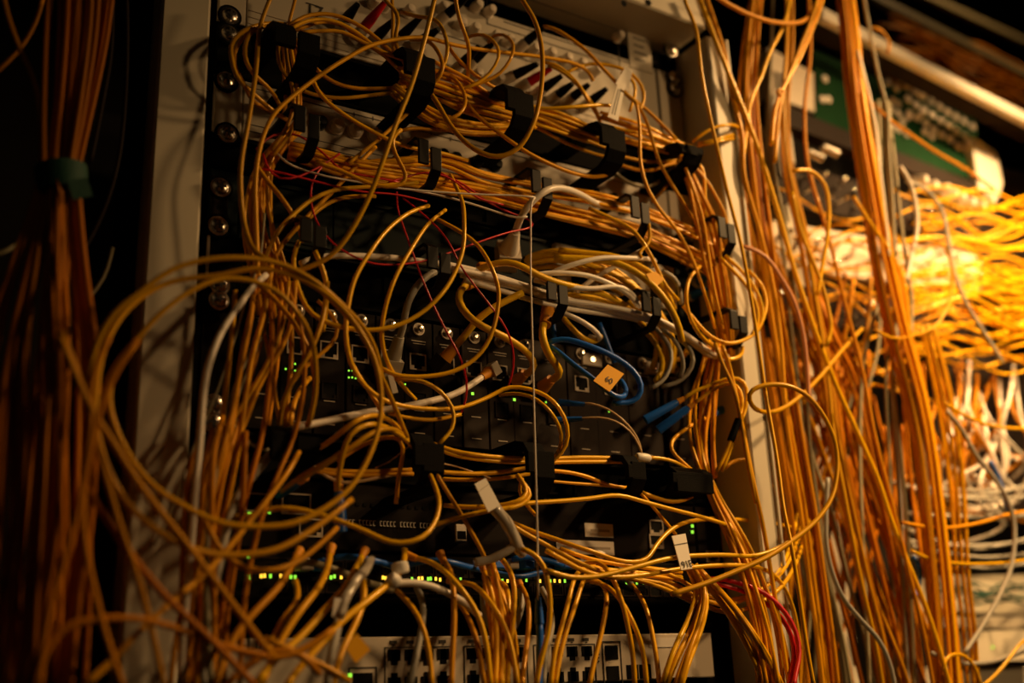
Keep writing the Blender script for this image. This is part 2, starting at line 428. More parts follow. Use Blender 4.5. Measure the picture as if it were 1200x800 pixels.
# ---- lower cream panel
p2, z0, z1 = device('distribution_panel', 'cream lower distribution panel with pale knobs and black dials', 'patch panel', 'panel', 97, 165)
for x, y in ((397,146),(419,151),(442,156),(462,162),(481,168)): cap(x, y, p2, r=.0062, L=.008, name='white_knob')
for x, y in ((377,142),(535,184),(562,187),(583,192),(520,180)): cap(x, y, p2, 'black', r=.0052, L=.009, name='black_dial')
for x, y in ((700,222),(722,229)): cap(x, y, p2, 'black', r=.004, L=.006, name='black_dial')
mb = MB()
for x, y in ((415,134),(437,139),(460,145),(482,150),(505,156),(528,163),(552,170),(575,176)): c = P(x, y); mb.box(c[0]-.0003, c[0]+.0003, .0001, .0004, c[2]-.002, c[2]+.002)
mb.box(PX0+.002, PX1-.002, .0001, .0006, z0+.006, z0+.0066); mb.box(PX0+.002, PX1-.002, .0001, .0006, z0+.012, z0+.0124); mb.box(PX0+.002, PX1-.002, .0001, .0006, z1-.005, z1-.0046)
mb.build('printed_line', 'ink', p2)
# brown bracket on the left rail
mb = MB(); zz = R2(205), R2(273); mb.box(xat(246,240), xat(266,240), .0012, .003, zat(256,274), zat(256,208), .0008)
bk = mb.build('rail_bracket', 'brownplate'); tag(bk, 'small brown bracket plate with two screws on the left rail', 'bracket')
mb = MB(); mb.lathe(P(257, 243, .003), (0, -1, 0), [(0, .0022), (.0003, .0022)], 14); mb.build('bracket_hole', 'hole', bk)
mb = MB(); mb.box(xat(241,300), xat(244,300), .0005, .003, zat(243,335), zat(243,277)); ed = mb.build('metal_strip', 'outline'); tag(ed, 'thin metal edge strip below the brown bracket', 'strip')

# ---- teal device
te, z0, z1 = device('media_converter', 'smooth dark teal device between the second and third cable rows', 'device', 'teal', 207, 283)
mb = MB(); mb.box(PX0+.012, .30, .0002, .0010, z0+.0035, z0+.0043); mb.box(PX0+.012, .30, .0002, .0010, z1-.0043, z1-.0038); mb.box(.10, .1006, .0002, .0008, z0+.004, z1-.004); mb.build('panel_groove', 'darker', te)
mb = MB(); mb.box(.31, PX1-.004, .0004, .006, z0+.005, z1-.004, .001); mb.build('faceplate', 'panel', te)
for i in range(4): mb = MB(); a = .325+.03*i; mb.box(a, a+.018, .0062, .0066, z0+.010, z0+.024); mb.build('port', 'hole', te)

# ---- module chassis
ms, mz0, mz1 = device('modular_switch', 'dark brown chassis of narrow network modules with white ringed sockets', 'network switch', 'dark', 345, 505, d=-.004)
xm = [xat(x, y) for x, y in ((310,360),(349,365),(387,371),(423,376),(457,382),(490,387),(523,391),(555,396),(585,401),(614,406),(645,411),(680,417),(714,424),(752,429),(790,436))]
zs = zat(423, 376)
def rj45(parent, x, z, w=.0125, h=.0115, d=0., m='outline', up=False, name='port'):
    mb = MB(); t = .0011
    mb.box(x-w/2-t, x+w/2+t, d, d+.0011, z-h/2-t, z-h/2); mb.box(x-w/2-t, x+w/2+t, d, d+.0011, z+h/2, z+h/2+t)
    mb.box(x-w/2-t, x-w/2, d, d+.0011, z-h/2, z+h/2); mb.box(x+w/2, x+w/2+t, d, d+.0011, z-h/2, z+h/2)
    s = -1 if up else 1
    mb.box(x-w*.5, x-w*.28, d, d+.0009, z-s*h*.5, z-s*h*.28); mb.box(x+w*.28, x+w*.5, d, d+.0009, z-s*h*.5, z-s*h*.28)
    o = mb.build(name, m, parent)
    m2 = MB(); m2.box(x-w/2, x+w/2, d, d+.0003, z-h/2, z+h/2); m2.build('socket', 'hole', o); return o
def led(parent, x, z, m, d=.0004, r=.0008, h=None):
    mb = MB(); h = h or r; mb.box(x-r, x+r, d, d+.0008, z-h, z+h, .0002); return mb.build('led', m, parent)
zp1 = zat(345, 405); zp2 = zat(380, 457)
for i in range(len(xm)):
    x = xm[i]; x1 = xm[i+1] if i+1 < len(xm) else x+.031; x0 = x-(x1-x)*.5; x1 = x+(x1-x)*.5
    mb = MB(); mb.box(x0+.0004, x1-.0004, -.004, 0.0, mz0+.001, mz1-.001, .0007); mo = mb.build('module', 'brownplate' if i > 6 else 'dark', ms)
    mb = MB(); mb.lathe((x, 0, zs), (0, -1, 0), [(0, .0052), (.0016, .0052), (.0016, .0040), (.0008, .0040)], 20); mb.build('screw_ring', 'outline', mo)
    mb = MB(); mb.lathe((x, -.0008, zs), (0, -1, 0), [(0, .003), (.0035, .0026), (.004, .001)], 16); mb.build('captive_screw', 'steel', mo)
    if 1 <= i <= 9 or i in (11, 12): rj45(mo, x-.001, zp1, d=.0002)
    if i in (2, 3, 5, 8, 9, 10): rj45(mo, x, zp2, d=.0002, w=.011, m='dark')
    mb = MB(); zl = zs-.0095; mb.box(x-.0065, x+.0065, .0002, .0005, zl-.0007, zl); mb.box(x-.005, x+.006, .0002, .0005, zl-.0028, zl-.0023)
    mb.box(x-.0045, x+.0045, .0002, .0005, zp2-.0085, zp2-.0078); mb.box(x-.0045, x+.0045, .0002, .0005, mz0+.009, mz0+.0097); mb.build('printed_line', 'outline', mo)
for x, y, d in ((335,432,0),(346,426,0),(346,434,0),(370,437,0),(409,434,0),(413,434,0),(409,442,0),(413,442,0),(417,443,0),(475,450,0),(640,471,0),(714,482,0)):
    c = P(x, y, .001); led(ms, c[0], c[2], 'led_green', r=.0006)
for x, y in ((554,461),(603,468)): c = P(x, y, .001); led(ms, c[0], c[2], 'led_green', r=.0011)
for x, y in ((692,422),(765,432)):   # pale metal brackets at the chassis' right end
    c = P(x, y, 0); mb = MB(); mb.box(c[0]-.011, c[0]+.011, .0005, .003, c[2]-.006, c[2]+.006, .0008); k = mb.build('metal_latch', 'outline', ms)
    mb = MB(); mb.lathe((c[0], -.003, c[2]), (0, -1, 0), [(0, .0028), (.001, .0026)], 12); mb.build('latch_screw', 'steel', k)

# ---- black socket strip and the dark unit with stickers
ds, dz0, dz1 = device('video_recorder', 'black unit with a row of small white marks and two white stickers', 'device', 'dark', 557, 642, d=-.002)
zrow = zat(450, 613)
mb = MB(); xx = xat(396, 610); k = 0
while xx < xat(508, 616):
    w = .0017
    if k % 6 != 5:
        mb.box(xx, xx+w, .0002, .0007, zrow-.0022, zrow-.0017); mb.box(xx, xx+.0004, .0002, .0007, zrow-.0017, zrow+.0016); mb.box(xx+w*.5, xx+w, .0002, .0007, zrow+.0012, zrow+.0016)
    xx += .0028; k += 1
mb.build('white_marks', 'paper', ds)
zsl = zat(450, 592); mb = MB()
for i in range(24): a = xat(372, 590)+i*.0062; mb.box(a, a+.003, -.0019, -.0014, zsl-.0012, zsl+.0012)
mb.build('vent_slot', 'hole', ds)
for x0, x1, y0, y1, nm in ((686, 719, 613, 629, 'sticker'), (653, 720, 633, 649, 'sticker')):
    xa, xb = xat(x0, y0), xat(x1, y0); za, zb2 = zat((x0+x1)/2, y1), zat((x0+x1)/2, y0)
    mb = MB(); mb.box(xa, xb, -.0018, -.0012, za, zb2); st = mb.build(nm, 'paper', ds)
    mb = MB(); mb.box(xa+.006, xb-.004, -.0012, -.001, (za+zb2)/2-.0012, (za+zb2)/2+.0008); mb.build('printed_text', 'outline', st)
for zc in (617, 634): rj45(ds, xat(770, zc), zat(770, zc), w=.013, h=.010, d=-.0016)
rj45(ds, xat(836, 652), zat(836, 652), w=.013, h=.008, d=-.0016)
rj45(ds, xat(348, 590), zat(348, 590), w=.020, h=.013, d=-.0016); rj45(ds, xat(300, 588), zat(300, 588), w=.022, h=.011, d=-.0016)
rj45(ds, xat(365, 618), zat(365, 618), w=.016, h=.011, d=-.0016)
for x, y, r in ((293,602,.0014),(316,600,.001),(812,616,.0012),(812,623,.0012)): c = P(x, y); led(ds, c[0], c[2], 'led_green', d=-.001, r=r)

# ---- switch with the row of lit leds
ls, lz0, lz1 = device('network_switch', 'black network switch with a long row of green and amber lights', 'network switch', 'darker', 643, 700, d=-.002)
zl = zat(400, 676)
mb = MB(); mb.box(.05, PX1-.03, -.0019, -.0012, zl+.012, zl+.0128); mb.box(.05, PX1-.03, -.0019, -.0012, zl-.011, zl-.0102); mb.build('panel_groove', 'brownplate', ls)
for i in range(24):
    x = .075+i*.0148
    if x > PX1-.03: break
    rj45(ls, x, zl+.0065, w=.0115, h=.0085, d=-.0016, m='brownplate')
    rj45(ls, x, zl-.0055-.001, w=.0115, h=.0075, d=-.0016, m='brownplate', up=True)
rl = random.Random(3)
LX = [(307,'a'),(311,'a'),(318,'g'),(330,'a'),(335,'a'),(342,'g'),(347,'g'),(381,'a'),(383,'a'),(389,'g'),(393,'g'),(401,'a'),(450,'a'),(453,'a'),(465,'g'),(484,'g'),(492,'a'),(496,'a'),(503,'g'),(506,'g'),(512,'a'),(517,'a'),(533,'a'),(541,'g'),
 (590,'g'),(596,'a'),(618,'g'),(634,'a'),(646,'g'),(651,'a'),(657,'a'),(663,'g'),(735,'g'),(742,'g'),(747,'g'),(755,'g'),(768,'g'),(775,'g')]
for x, c in LX:
    p = P(x, 676-(x-300)*.006, .002); led(ls, p[0], zl+rl.uniform(-.0006, .0004), 'led_green' if c == 'g' else 'led_amber', d=.0, r=.0008, h=.0013)
c = P(291, 676); led(ls, c[0], c[2], 'led_green', d=.0, r=.0016); c = P(291, 653); led(ls, c[0], c[2], 'led_green', d=.0, r=.0009)

# ---- beige switch at the bottom
bs, bz0, bz1 = device('network_switch', 'beige network switch with rows of empty sockets at the bottom', 'network switch', 'beige', 747, 815, ears=False, x0=xat(262,760,.004), x1=xat(835,760,.004), d=.004)
z_r1, z_r2 = zat(560, 768), zat(560, 794)
groups = [((452, 529), 4), ((545, 617), 4), ((627, 697), 4)]
for (a, b), n in groups:
    xa, xb = xat(a, 780, .004), xat(b, 780, .004)
    outline(xa-.001, xb+.001, z_r2-.0072, z_r1+.0072, .0042, .0007, 'ink', bs, 'socket_frame')
    for k in range(n):
        x = xa+(k+.5)*(xb-xa)/n
        for z, up in ((z_r1, False), (z_r2, True)):
            mb = MB(); w, h = .0100, .0108; s = 1 if not up else -1
            mb.box(x-w/2, x+w/2, .0040, .0046, z-h/2+(.003 if not up else 0), z+h/2-(.003 if up else 0)); mb.box(x-w*.25, x+w*.25, .0040, .0046, z-h/2, z+h/2); mb.build('socket', 'hole', bs)
        mb = MB(); zz = z_r1+.0093; mb.box(x-.0035, x+.0022, .0041, .0047, zz, zz+.0024); mb.build('indicator_window', 'ink', bs)
        mb = MB(); mb.box(x-.0008, x+.0008, .0041, .0045, zz-.0014, zz-.0006); mb.build('port_mark', 'ink', bs)
x = xat(717, 770, .004)
outline(x-.0095, x+.0095, z_r2-.009, z_r1+.009, .0042, .0008, 'ink', bs, 'socket_frame')
for z in (z_r1, z_r2): mb = MB(); mb.box(x-.0062, x+.0062, .004, .0046, z-.0055, z+.0055); mb.build('socket', 'hole', bs)
for xx in (741, 756): mb = MB(); q = xat(xx, 785, .004); mb.box(q-.006, q+.006, .004, .0046, z_r2-.005, z_r2+.006); mb.build('socket', 'hole', bs)
q = xat(425, 790, .004); mb = MB(); mb.box(q-.0075, q+.0075, .004, .0046, z_r2-.007, z_r2+.006); mb.build('socket', 'hole', bs); outline(q-.011, q+.011, z_r2-.010, z_r2+.010, .0042, .0008, 'ink', bs, 'socket_frame')
for k in range(4): mb = MB(); mb.lathe(P(701.5, 762+k*4.2, .0042), (0, -1, 0), [(0, .0007), (.0003, .0007)], 8); mb.build('port_mark', 'ink', bs)
c = P(410, 791, .0042); led(bs, c[0], c[2], 'led_green', d=.0042, r=.0012)
lettering('D-Link', P(268, 761, .0044), .0115, (1, 0, 0), (0, 0, 1), parent=bs, name='maker_lettering', ext=.0004)
mb = MB(); mb.box(xat(760,752,.004), xat(792,752,.004), .0041, .0045, zat(776,758,.004), zat(776,747,.004)); mb.build('faded_badge', 'paper', bs)
mb = MB(); mb.box(PX0, PX1, -.12, -.118, R2(747), R2(700)); fl = mb.build('gap_shade', 'darker'); tag(fl, 'black sheet standing for the dark gap above the beige switch', 'plate')  # near-black sheet painting the shade inside the open gap

# ================================================================== rings
def ring(x, y, label, full=.66, D=.06, w=.0088, h=.036, th=.003, soft=False, gap=.0022, m='black', group='black plastic cable rings'):
    c = P(x, y, D); X, zt = c[0], c[2]; zb = zt-h; D0 = -.012
    root = empty('cable_ring', (X, .012, zb)); tag(root, label, 'cable ring', group)
    k = .011 if not soft else .016
    up = [(D0, zt), (D-k, zt), (D-k*.35, zt-k*.18), (D, zt-k*.62), (D, zt-h*.62)] if soft else [(D0, zt), (D-.006, zt), (D, zt-.004), (D, zt-h*full)]
    lo = [(D0, zb), (D-k, zb), (D-k*.35, zb+k*.25), (D, zb+k*.75), (D, zb+h*.8)] if soft else [(D0, zb), (D-.010, zb), (D, zb+.009), (D, zb+h*.78)]
    mb = MB(); mb.strip(up, X, X+w, th); mb.build('upper_finger', m, root, bevel=.0004)
    mb = MB(); mb.strip(lo, X+w+gap, X+2*w+gap, th); mb.build('lower_finger', m, root, bevel=.0004)
    mb = MB(); mb.box(X-.002, X+2*w+gap+.002, D0-.0001, D0+.002, zb-.003, zt+.003, .0005); mb.build('ring_base', 'matteblack', root)
    return root
nth = ['first', 'second', 'third', 'fourth', 'fifth']
for i, (x, y) in enumerate(((345,118),(490,158),(622,194),(738,225),(840,250))): ring(x, y, 'angular black cable ring, %s from the left in the upper of the two angular rows' % nth[i])
for i, (x, y) in enumerate(((352,250),(500,283),(640,322),(751,337),(854,359))): ring(x, y, 'angular black cable ring, %s from the left in the row around the white cords' % nth[i], h=.032)
for i, (x, y, w, h) in enumerate(((322,19,.0165,.036),(474,50,.019,.042),(592,94,.019,.042),(702,138,.019,.040),(796,163,.019,.022))): ring(x, y, 'wide rounded black cable ring, %s from the left in the topmost row' % nth[i], w=w, h=h, soft=True, D=.07, th=.005, gap=.002 if i == 0 else -.012, m='velcro')
for i, (x, y, w, h) in enumerate(((318,500,.016,.022),(484,505,.017,.040),(616,515,.017,.040),(733,531,.014,.032),(790,548,.040,.020))): ring(x, y, 'wide rounded black cable ring, %s from the left in the lowest row' % nth[i], w=w, h=h, soft=i not in (0, 4), full=.98 if i in (0, 4) else .66, D=.06, th=.005, gap=.002 if i == 0 else (-.010 if i != 4 else -.044), m='velcro')
# ================================================================== cables
# kind | label | jacket | radius mm | distance in front of the rack, cm | where it runs in the photo
DATA = """
fiber_cable|orange cable hanging down the left ears, then arching into the lower tray|O|1.75|6,6,7,7,9,9,6|319,-8 316,0 305,30 300,82 292,137 282,195 282,225 286,262 300,297 335,312 370,335 397,360 425,392 442,430 460,470 477,512
fiber_cable|long bright orange cable sweeping from the top edge down across the teal device|Y|1.9|12,12,11,9,7|512,-12 509,0 500,37 482,100 464,145 450,185 432,232 407,277 385,302 350,317 325,322
fiber_cable|orange cable dropping behind the first topmost ring from the top edge|O|1.5|3|346,-10 346,0 341,17 338,30
fiber_cable|outer cable of the two arching over the gap between the first two topmost rings|O|1.6|5,5,4|338,30 357,19 390,17 425,32 452,54 477,78 490,90
fiber_cable|inner cable of the two arching over the gap between the first two topmost rings|O|1.6|5.5,5,4|340,34 360,24 390,24 418,38 445,60 472,86 488,98
fiber_cable|orange cable curving under the arching pair beside the first topmost ring|O|1.6|4|345,36 380,25 405,31 420,45 446,62 472,80 492,84
fiber_cable|shallow orange cable leaving the first topmost ring through its open side|O|1.6|5|352,38 380,36 402,37 418,46 433,53 460,66 480,72
fiber_cable|left loop of the pair beside the first topmost ring, outer one|O|1.7|4,6,6,4|345,30 322,27 300,30 280,40 270,54 272,70 276,88 290,104 306,118 322,132 336,140
fiber_cable|left loop of the pair beside the first topmost ring, inner one|O|1.6|4,6,6,4|330,30 310,30 294,38 287,55 288,72 298,88 312,100 322,112 328,124
fiber_cable|left loop beside the first topmost ring reaching lower than the others|D|1.6|4,5,5,4|328,28 300,34 284,45 274,62 276,82 286,98 292,112 300,122 318,130
fiber_cable|orange cable bending below the first topmost ring and running right to the second|O|1.6|4,4,4|328,46 325,62 329,80 341,95 355,107 378,113 400,115 432,112 470,107
fiber_cable|orange cable falling steeply from the first topmost ring then turning right|O|1.6|5,4,4|346,46 356,62 372,83 392,97 412,103 440,104 475,102
fiber_cable|long orange cable slanting from the first topmost ring down past the pale knobs|O|1.65|5,5,5,4|352,44 360,64 363,84 376,112 400,132 420,145 437,154 456,164 478,172 520,180 548,188
fiber_cable|straight orange cable down from the first topmost ring to the first angular ring, left|O|1.6|5|334,46 336,70 341,95 345,116 340,140 330,160 318,176
fiber_cable|straight orange cable down from the first topmost ring to the first angular ring, middle|O|1.6|5|339,46 343,70 347,92 349,116 346,142 334,165 320,182
fiber_cable|straight orange cable down from the first topmost ring to the first angular ring, right|D|1.6|4.5|345,46 348,72 350,92 352,116 350,140 338,165 324,185
fiber_cable|deep orange cable behind the straight ones under the first topmost ring|D|1.6|3|331,46 333,70 333,100 336,120 330,140
fiber_cable|deep orange cable dropping right of the straight ones under the first topmost ring|D|1.6|3|356,48 360,72 364,90 372,106 388,120
fiber_cable|orange cable rising from the left bundle and crossing right behind the white caps|O|1.75|6,6,6,5,4|302,320 300,260 299,220 301,192 305,170 320,135 350,107 387,80 410,66 432,54 465,46 500,44 525,51 550,56 587,61 637,67 675,75 690,84 695,95
fiber_cable|orange cable hanging in an S beside the dark red boot|O|1.7|5|449,-10 452,2 462,10 467,22 465,35 463,46 466,58 472,70 477,80
fiber_cable|thin straight companion of the S-shaped cable beside the dark red boot|O|1.5|4|459,-8 460,12 461,30 459,48 464,64 474,80
fiber_cable|largest round orange loop hanging from the top edge over the third topmost ring|O|2.0|10,10,11,9,6|606,-12 612,0 624,18 633,45 636,75 634,105 625,145 607,174 582,184 556,175 530,150 512,120 498,100
fiber_cable|orange cable falling from the top edge between the loops to the bundle|O|1.7|8,7,4|533,-10 534,0 538,22 546,42 550,58 549,82 547,100
fiber_cable|orange cable arching over the black boots and curling back to the second ring, outer|Y|1.7|3,6,6,4|470,14 492,20 510,22 520,36 525,55 522,72 514,88 502,98 492,104
fiber_cable|orange cable arching over the black boots and curling back to the second ring, inner|O|1.7|3,6,6,4|481,47 498,47 508,53 517,67 519,82 512,94 500,102 488,108
fiber_cable|half loop bulging right of the second topmost ring|O|1.6|4,6,4|502,80 525,86 540,100 546,118 538,134 522,141 505,135 491,122 480,112
fiber_cable|left one of the two small loops under the white caps|O|1.5|3,6,4|545,46 552,42 567,40 580,50 585,67 574,86 552,101 530,106 510,106
fiber_cable|right one of the two small loops under the white caps|O|1.5|3,6,4|572,50 578,42 590,40 601,50 598,70 586,86 564,97 540,104 515,108
fiber_cable|orange cable slanting down to the third topmost ring, upper of two|O|1.6|5,5,4|522,46 530,62 550,82 575,100 600,113
fiber_cable|orange cable slanting down to the third topmost ring, lower of two|O|1.6|5,5,4|505,70 528,82 548,92 570,108 596,120
fiber_cable|orange cable curling from the lone black boot down behind the flag label|O|1.7|3,5,5|637,31 648,33 664,42 690,62 706,80 722,96 735,112 748,124
fiber_cable|double orange cable bending down to the right of the second red boot, left|O|1.6|4,5,4|636,73 650,75 667,87 681,103 690,120 700,134 704,146
fiber_cable|double orange cable bending down to the right of the second red boot, right|Y|1.6|4,5,4|642,76 656,82 672,94 686,110 697,126 702,138
fiber_cable|nearly level orange cable from the third to the fourth topmost ring|Y|1.7|4,6,5|600,120 632,127 675,125 700,123 722,124
fiber_cable|orange cable passing behind the standing flag label into the fourth ring|Y|1.7|4,5,5|662,86 684,76 706,75 728,80 742,88 752,100 755,116 748,132
fiber_cable|small orange loop right of the standing flag label|Y|1.6|5|728,85 740,92 745,104 742,118 738,130
fiber_cable|orange cable rising over the small loop and falling steeply past the fifth topmost ring|O|1.6|6,6,5,4|727,106 742,116 752,130 760,148 766,170 774,192 786,214 800,236 816,262 828,290
fiber_cable|orange cable dropping vertically right of the flag label then curving to the fourth angular ring|O|1.6|6,6,5|745,118 749,140 750,165 750,185 757,216 773,245 795,272 812,305 826,345 838,385
fiber_cable|orange cable from the flag label down to the fifth topmost ring|O|1.7|5|733,110 750,122 766,136 780,150 792,163
fiber_cable|orange cable under the bundle sagging below the fourth topmost ring|O|1.7|5,6,5,3|548,122 560,137 580,152 612,175 640,190 672,203 700,207 717,202 727,187 726,176 716,166
fiber_cable|orange cable bending down beneath the third topmost ring|O|1.6|4|470,153 485,150 510,152 550,152 575,148 600,140
fiber_cable|orange cable slanting down left between second ring and the lower cream panel|O|1.6|4,5|492,118 478,132 462,147 438,168 420,182 408,192
fiber_cable|orange cable with a kink hanging in front of the second angular ring|O|1.7|7,7,6|470,152 461,160 460,172 468,190 476,205 472,216 455,219 430,214 400,200 370,190
fiber_cable|upper of two cables tied around the right post|Y|1.7|5,6,6,2|812,166 824,156 838,149 855,146 866,151 864,162
fiber_cable|lower of two cables tied around the right post|Y|1.7|5,6,6,2|818,171 832,168 850,164 866,161
fiber_cable|level cable tied around the right post just above the lowest tie|Y|1.6|5,6,6,2|818,168 834,165 850,160 866,157
fiber_cable|orange cable running straight down from the fifth topmost ring beside the post, left|O|1.6|5|794,188 806,210 812,240 820,275 826,310 838,350 850,400
fiber_cable|orange cable running straight down from the fifth topmost ring beside the post, middle|O|1.6|6|800,188 810,215 822,250 829,290 835,330 846,380
fiber_cable|orange cable fanning from the fifth topmost ring toward the fifth angular ring|O|1.6|5|806,188 824,206 838,228 850,252 852,270
fiber_cable|orange cable fanning from the fifth topmost ring, ending short above the ring below|O|1.6|5|812,186 823,196 826,222 826,253
fiber_cable|orange cable curving from the fourth topmost ring under the fifth, upper|O|1.7|4|716,180 740,186 765,190 790,188 804,186
fiber_cable|orange cable curving from the fourth topmost ring under the fifth, lower|O|1.7|4|712,186 735,196 762,200 785,192 800,190
fiber_cable|orange cable sagging low between the fourth and fifth topmost rings|V|1.6|3|708,186 720,202 742,216 762,218 780,206 792,192
fiber_cable|orange cable falling left from the fifth topmost ring to the second row|D|1.6|3|790,188 788,205 778,222 764,236
fiber_cable|cable leading from the fourth angular ring down to a pale cord end|O|1.6|6|760,262 762,278 758,288 748,296 752,302
fiber_cable|long orange cable across the fourth angular ring down to the row below|Y|1.8|5,6,6|690,244 715,255 740,268 756,288 768,310 780,335 795,352
fiber_cable|long single orange cable in front of the right post, from top edge to bottom edge|Y|1.8|9,9,8,9,11,12|801,-10 802,0 815,32 822,87 832,137 842,180 855,235 867,280 875,320 885,380 897,460 910,535 919,600 927,637 937,700 945,755 954,805
fiber_cable|pinkish brown cable arcing from the fifth angular ring down the curtain|P|2.0|5,6,6|868,288 880,291 898,301 915,325 930,352 940,385 945,420 948,470
fiber_cable|left big sweeping loop, topmost strand over the post|O|1.75|11,12,12,11,8|100,470 104,440 112,405 135,365 165,342 200,316 230,306 262,302 300,303 335,311 370,330 400,356 425,382 440,410 447,440
fiber_cable|left big sweeping loop, strand that closes the circle back to the lower left|O|1.75|11,12,12,11,11,11,12|158,405 132,440 128,475 146,525 180,570 218,594 260,613 305,617 345,613 380,596 410,572 430,540 443,505 447,470 442,430 425,392 392,352 350,325 300,314 260,322 200,330 160,352 135,380 118,420 113,460 110,500
fiber_cable|left big sweeping loop, lowest strand dropping to the middle|O|1.65|11,12,11,8|110,520 118,470 135,430 158,400 190,365 230,337 262,326 300,330 330,345 350,368 365,396 370,430 370,460 362,497
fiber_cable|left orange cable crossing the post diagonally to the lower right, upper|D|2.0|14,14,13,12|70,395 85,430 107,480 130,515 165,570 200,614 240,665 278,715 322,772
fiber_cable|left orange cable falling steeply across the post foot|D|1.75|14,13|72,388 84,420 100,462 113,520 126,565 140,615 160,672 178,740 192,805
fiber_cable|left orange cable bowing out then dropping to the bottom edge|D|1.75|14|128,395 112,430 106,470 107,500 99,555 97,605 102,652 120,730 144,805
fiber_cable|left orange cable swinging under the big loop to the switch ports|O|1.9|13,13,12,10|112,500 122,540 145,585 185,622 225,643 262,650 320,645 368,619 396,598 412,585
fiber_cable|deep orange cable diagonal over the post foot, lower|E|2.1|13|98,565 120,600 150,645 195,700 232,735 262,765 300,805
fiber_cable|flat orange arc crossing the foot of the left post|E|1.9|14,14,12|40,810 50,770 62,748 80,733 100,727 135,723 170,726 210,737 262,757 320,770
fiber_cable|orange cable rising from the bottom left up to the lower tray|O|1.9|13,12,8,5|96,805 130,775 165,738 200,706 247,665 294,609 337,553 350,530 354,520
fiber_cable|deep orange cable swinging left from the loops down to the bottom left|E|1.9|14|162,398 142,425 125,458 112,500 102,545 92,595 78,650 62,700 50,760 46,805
fiber_cable|orange cable looping low right of the post into the switch|D|1.8|9,10,8|240,610 262,650 290,667 320,668 345,660 372,640 395,618
network_cable|off-white cord curving down between the post and the left cables|W|2.3|6,8,8,7|312,322 296,336 280,358 262,384 250,410 242,436 237,475 234,520 230,560 226,610 221,670 216,725 212,800
thin_wire|thin pale wire beside the off-white cord|V|.8|5,6,6|310,250 305,300 292,340 280,380 267,422 250,470 232,512 219,545 200,600 180,640
thin_wire|pair of olive wires bowing left, outer|V|1.0|5,6,6,4|318,330 312,365 300,400 285,430 273,460 271,485 278,508 296,522 312,528 330,530
thin_wire|pair of olive wires bowing left, inner|V|1.0|5,6,6,4|320,340 313,375 300,410 287,442 277,468 275,488 282,508 304,524 325,528
fiber_cable|orange strand left of the module chassis, nearest to the screws|O|1.6|6|276,340 273,380 270,410 266,445 261,490 262,500
fiber_cable|orange strand through the left bundle ending low beside the off-white cord|O|1.8|6,6,8|318,310 314,345 308,372 297,410 288,462 282,510 272,562 262,612 250,655 240,706 234,760 230,805
fiber_cable|orange strand bending left from the bundle above the lower tray|O|1.7|6|338,330 334,365 325,400 310,432 292,462 272,492 254,512 243,540 240,580 236,640
fiber_cable|orange strand crossing left in front of the module chassis|O|1.7|6|346,330 344,362 336,395 318,428 302,455 290,488 276,520 262,560 256,610 252,660
fiber_cable|thin orange strand slanting right to the first lowest ring|O|1.3|5|304,345 307,375 315,417 322,460 327,492
fiber_cable|orange cable crossing in front of the first sockets down to the first lowest ring|O|1.7|6,7,5|384,330 381,358 377,378 362,415 343,445 332,470 326,498
fiber_cable|orange cable bowing right in front of the first two sockets|O|1.8|6,7,5|300,330 322,350 340,372 355,394 366,422 370,455 366,480 360,500
fiber_cable|orange cable hooking round below the second socket|O|1.5|5|372,352 390,370 396,386 390,402 374,416 352,436 334,462 328,498
fiber_cable|short orange cable end curling above the first lowest ring|O|1.9|2,4,5|363,443 352,456 344,474 340,498
fiber_cable|orange strand behind straight down to the first lowest ring|O|1.7|4|342,330 342,380 341,430 337,470 335,500
fiber_cable|dark orange strand farther behind, down to the first lowest ring|D|1.7|4|330,330 328,380 324,430 318,470 314,500
network_cable|off-white cord running right from the first lowest ring with an orange tip|W|2.6|5,4,3|345,500 365,497 425,484 470,477 500,471 532,462 556,448 567,440
fiber_cable|yellow cable arching highest out of the second lowest ring|Y|1.8|4,8,5|345,540 362,531 390,515 412,496 440,486 462,496 480,516
fiber_cable|bright yellow cable arching and dropping steeply left of the second lowest ring|Y|1.8|7,9,5|396,575 397,555 402,530 410,508 430,497 452,500 472,512 484,524
fiber_cable|yellow cable arching below the highest out of the second lowest ring|O|1.8|4,9,5|330,575 350,560 400,532 438,506 465,504 484,522
fiber_cable|orange cable sharply bent at the left of the second lowest ring|O|1.6|4,6,4|395,540 425,521 450,512 470,514 472,535 468,552 464,590
fiber_cable|lower tray cable sagging between the first and second lowest rings, upper|O|1.6|4|318,528 335,538 360,547 400,552 440,552 482,550
fiber_cable|lower tray cable sagging between the first and second lowest rings, lower|D|1.6|4|322,530 340,542 370,552 410,557 450,556 484,555
fiber_cable|tan cable starting under the first lowest ring and sagging to the second|N|1.3|4|345,528 360,540 385,560 405,566 430,562 460,556
fiber_cable|right hand loop hanging from the upper bundle over the teal device|Y|1.7|4,7,8,7,6,5|528,205 534,218 542,236 544,262 543,290 532,322 517,345 500,362 470,380 430,387 392,381 365,368 350,340 345,318 344,300 350,283
fiber_cable|cable arching from the bundle past the first orange plug and curling left|Y|1.7|4,7,7,6,5|511,256 537,270 560,287 576,313 585,342 583,365 574,397 557,420 532,435 500,441 462,439 445,430
fiber_cable|long cable bowing left over the teal device then running right to the third lowest ring|Y|1.7|4,7,7,5,4,6,4|502,241 480,249 455,268 432,298 415,328 408,358 405,390 408,415 420,443 445,466 475,476 505,479 537,478 575,464 597,453 622,456 648,469 665,498 664,522 652,536 643,545
fiber_cable|second cable bowing down left of the narrow ring and into the modules|Y|1.6|4,7,6,3|522,246 502,262 481,293 461,330 451,362 447,395 454,425 470,450 487,468
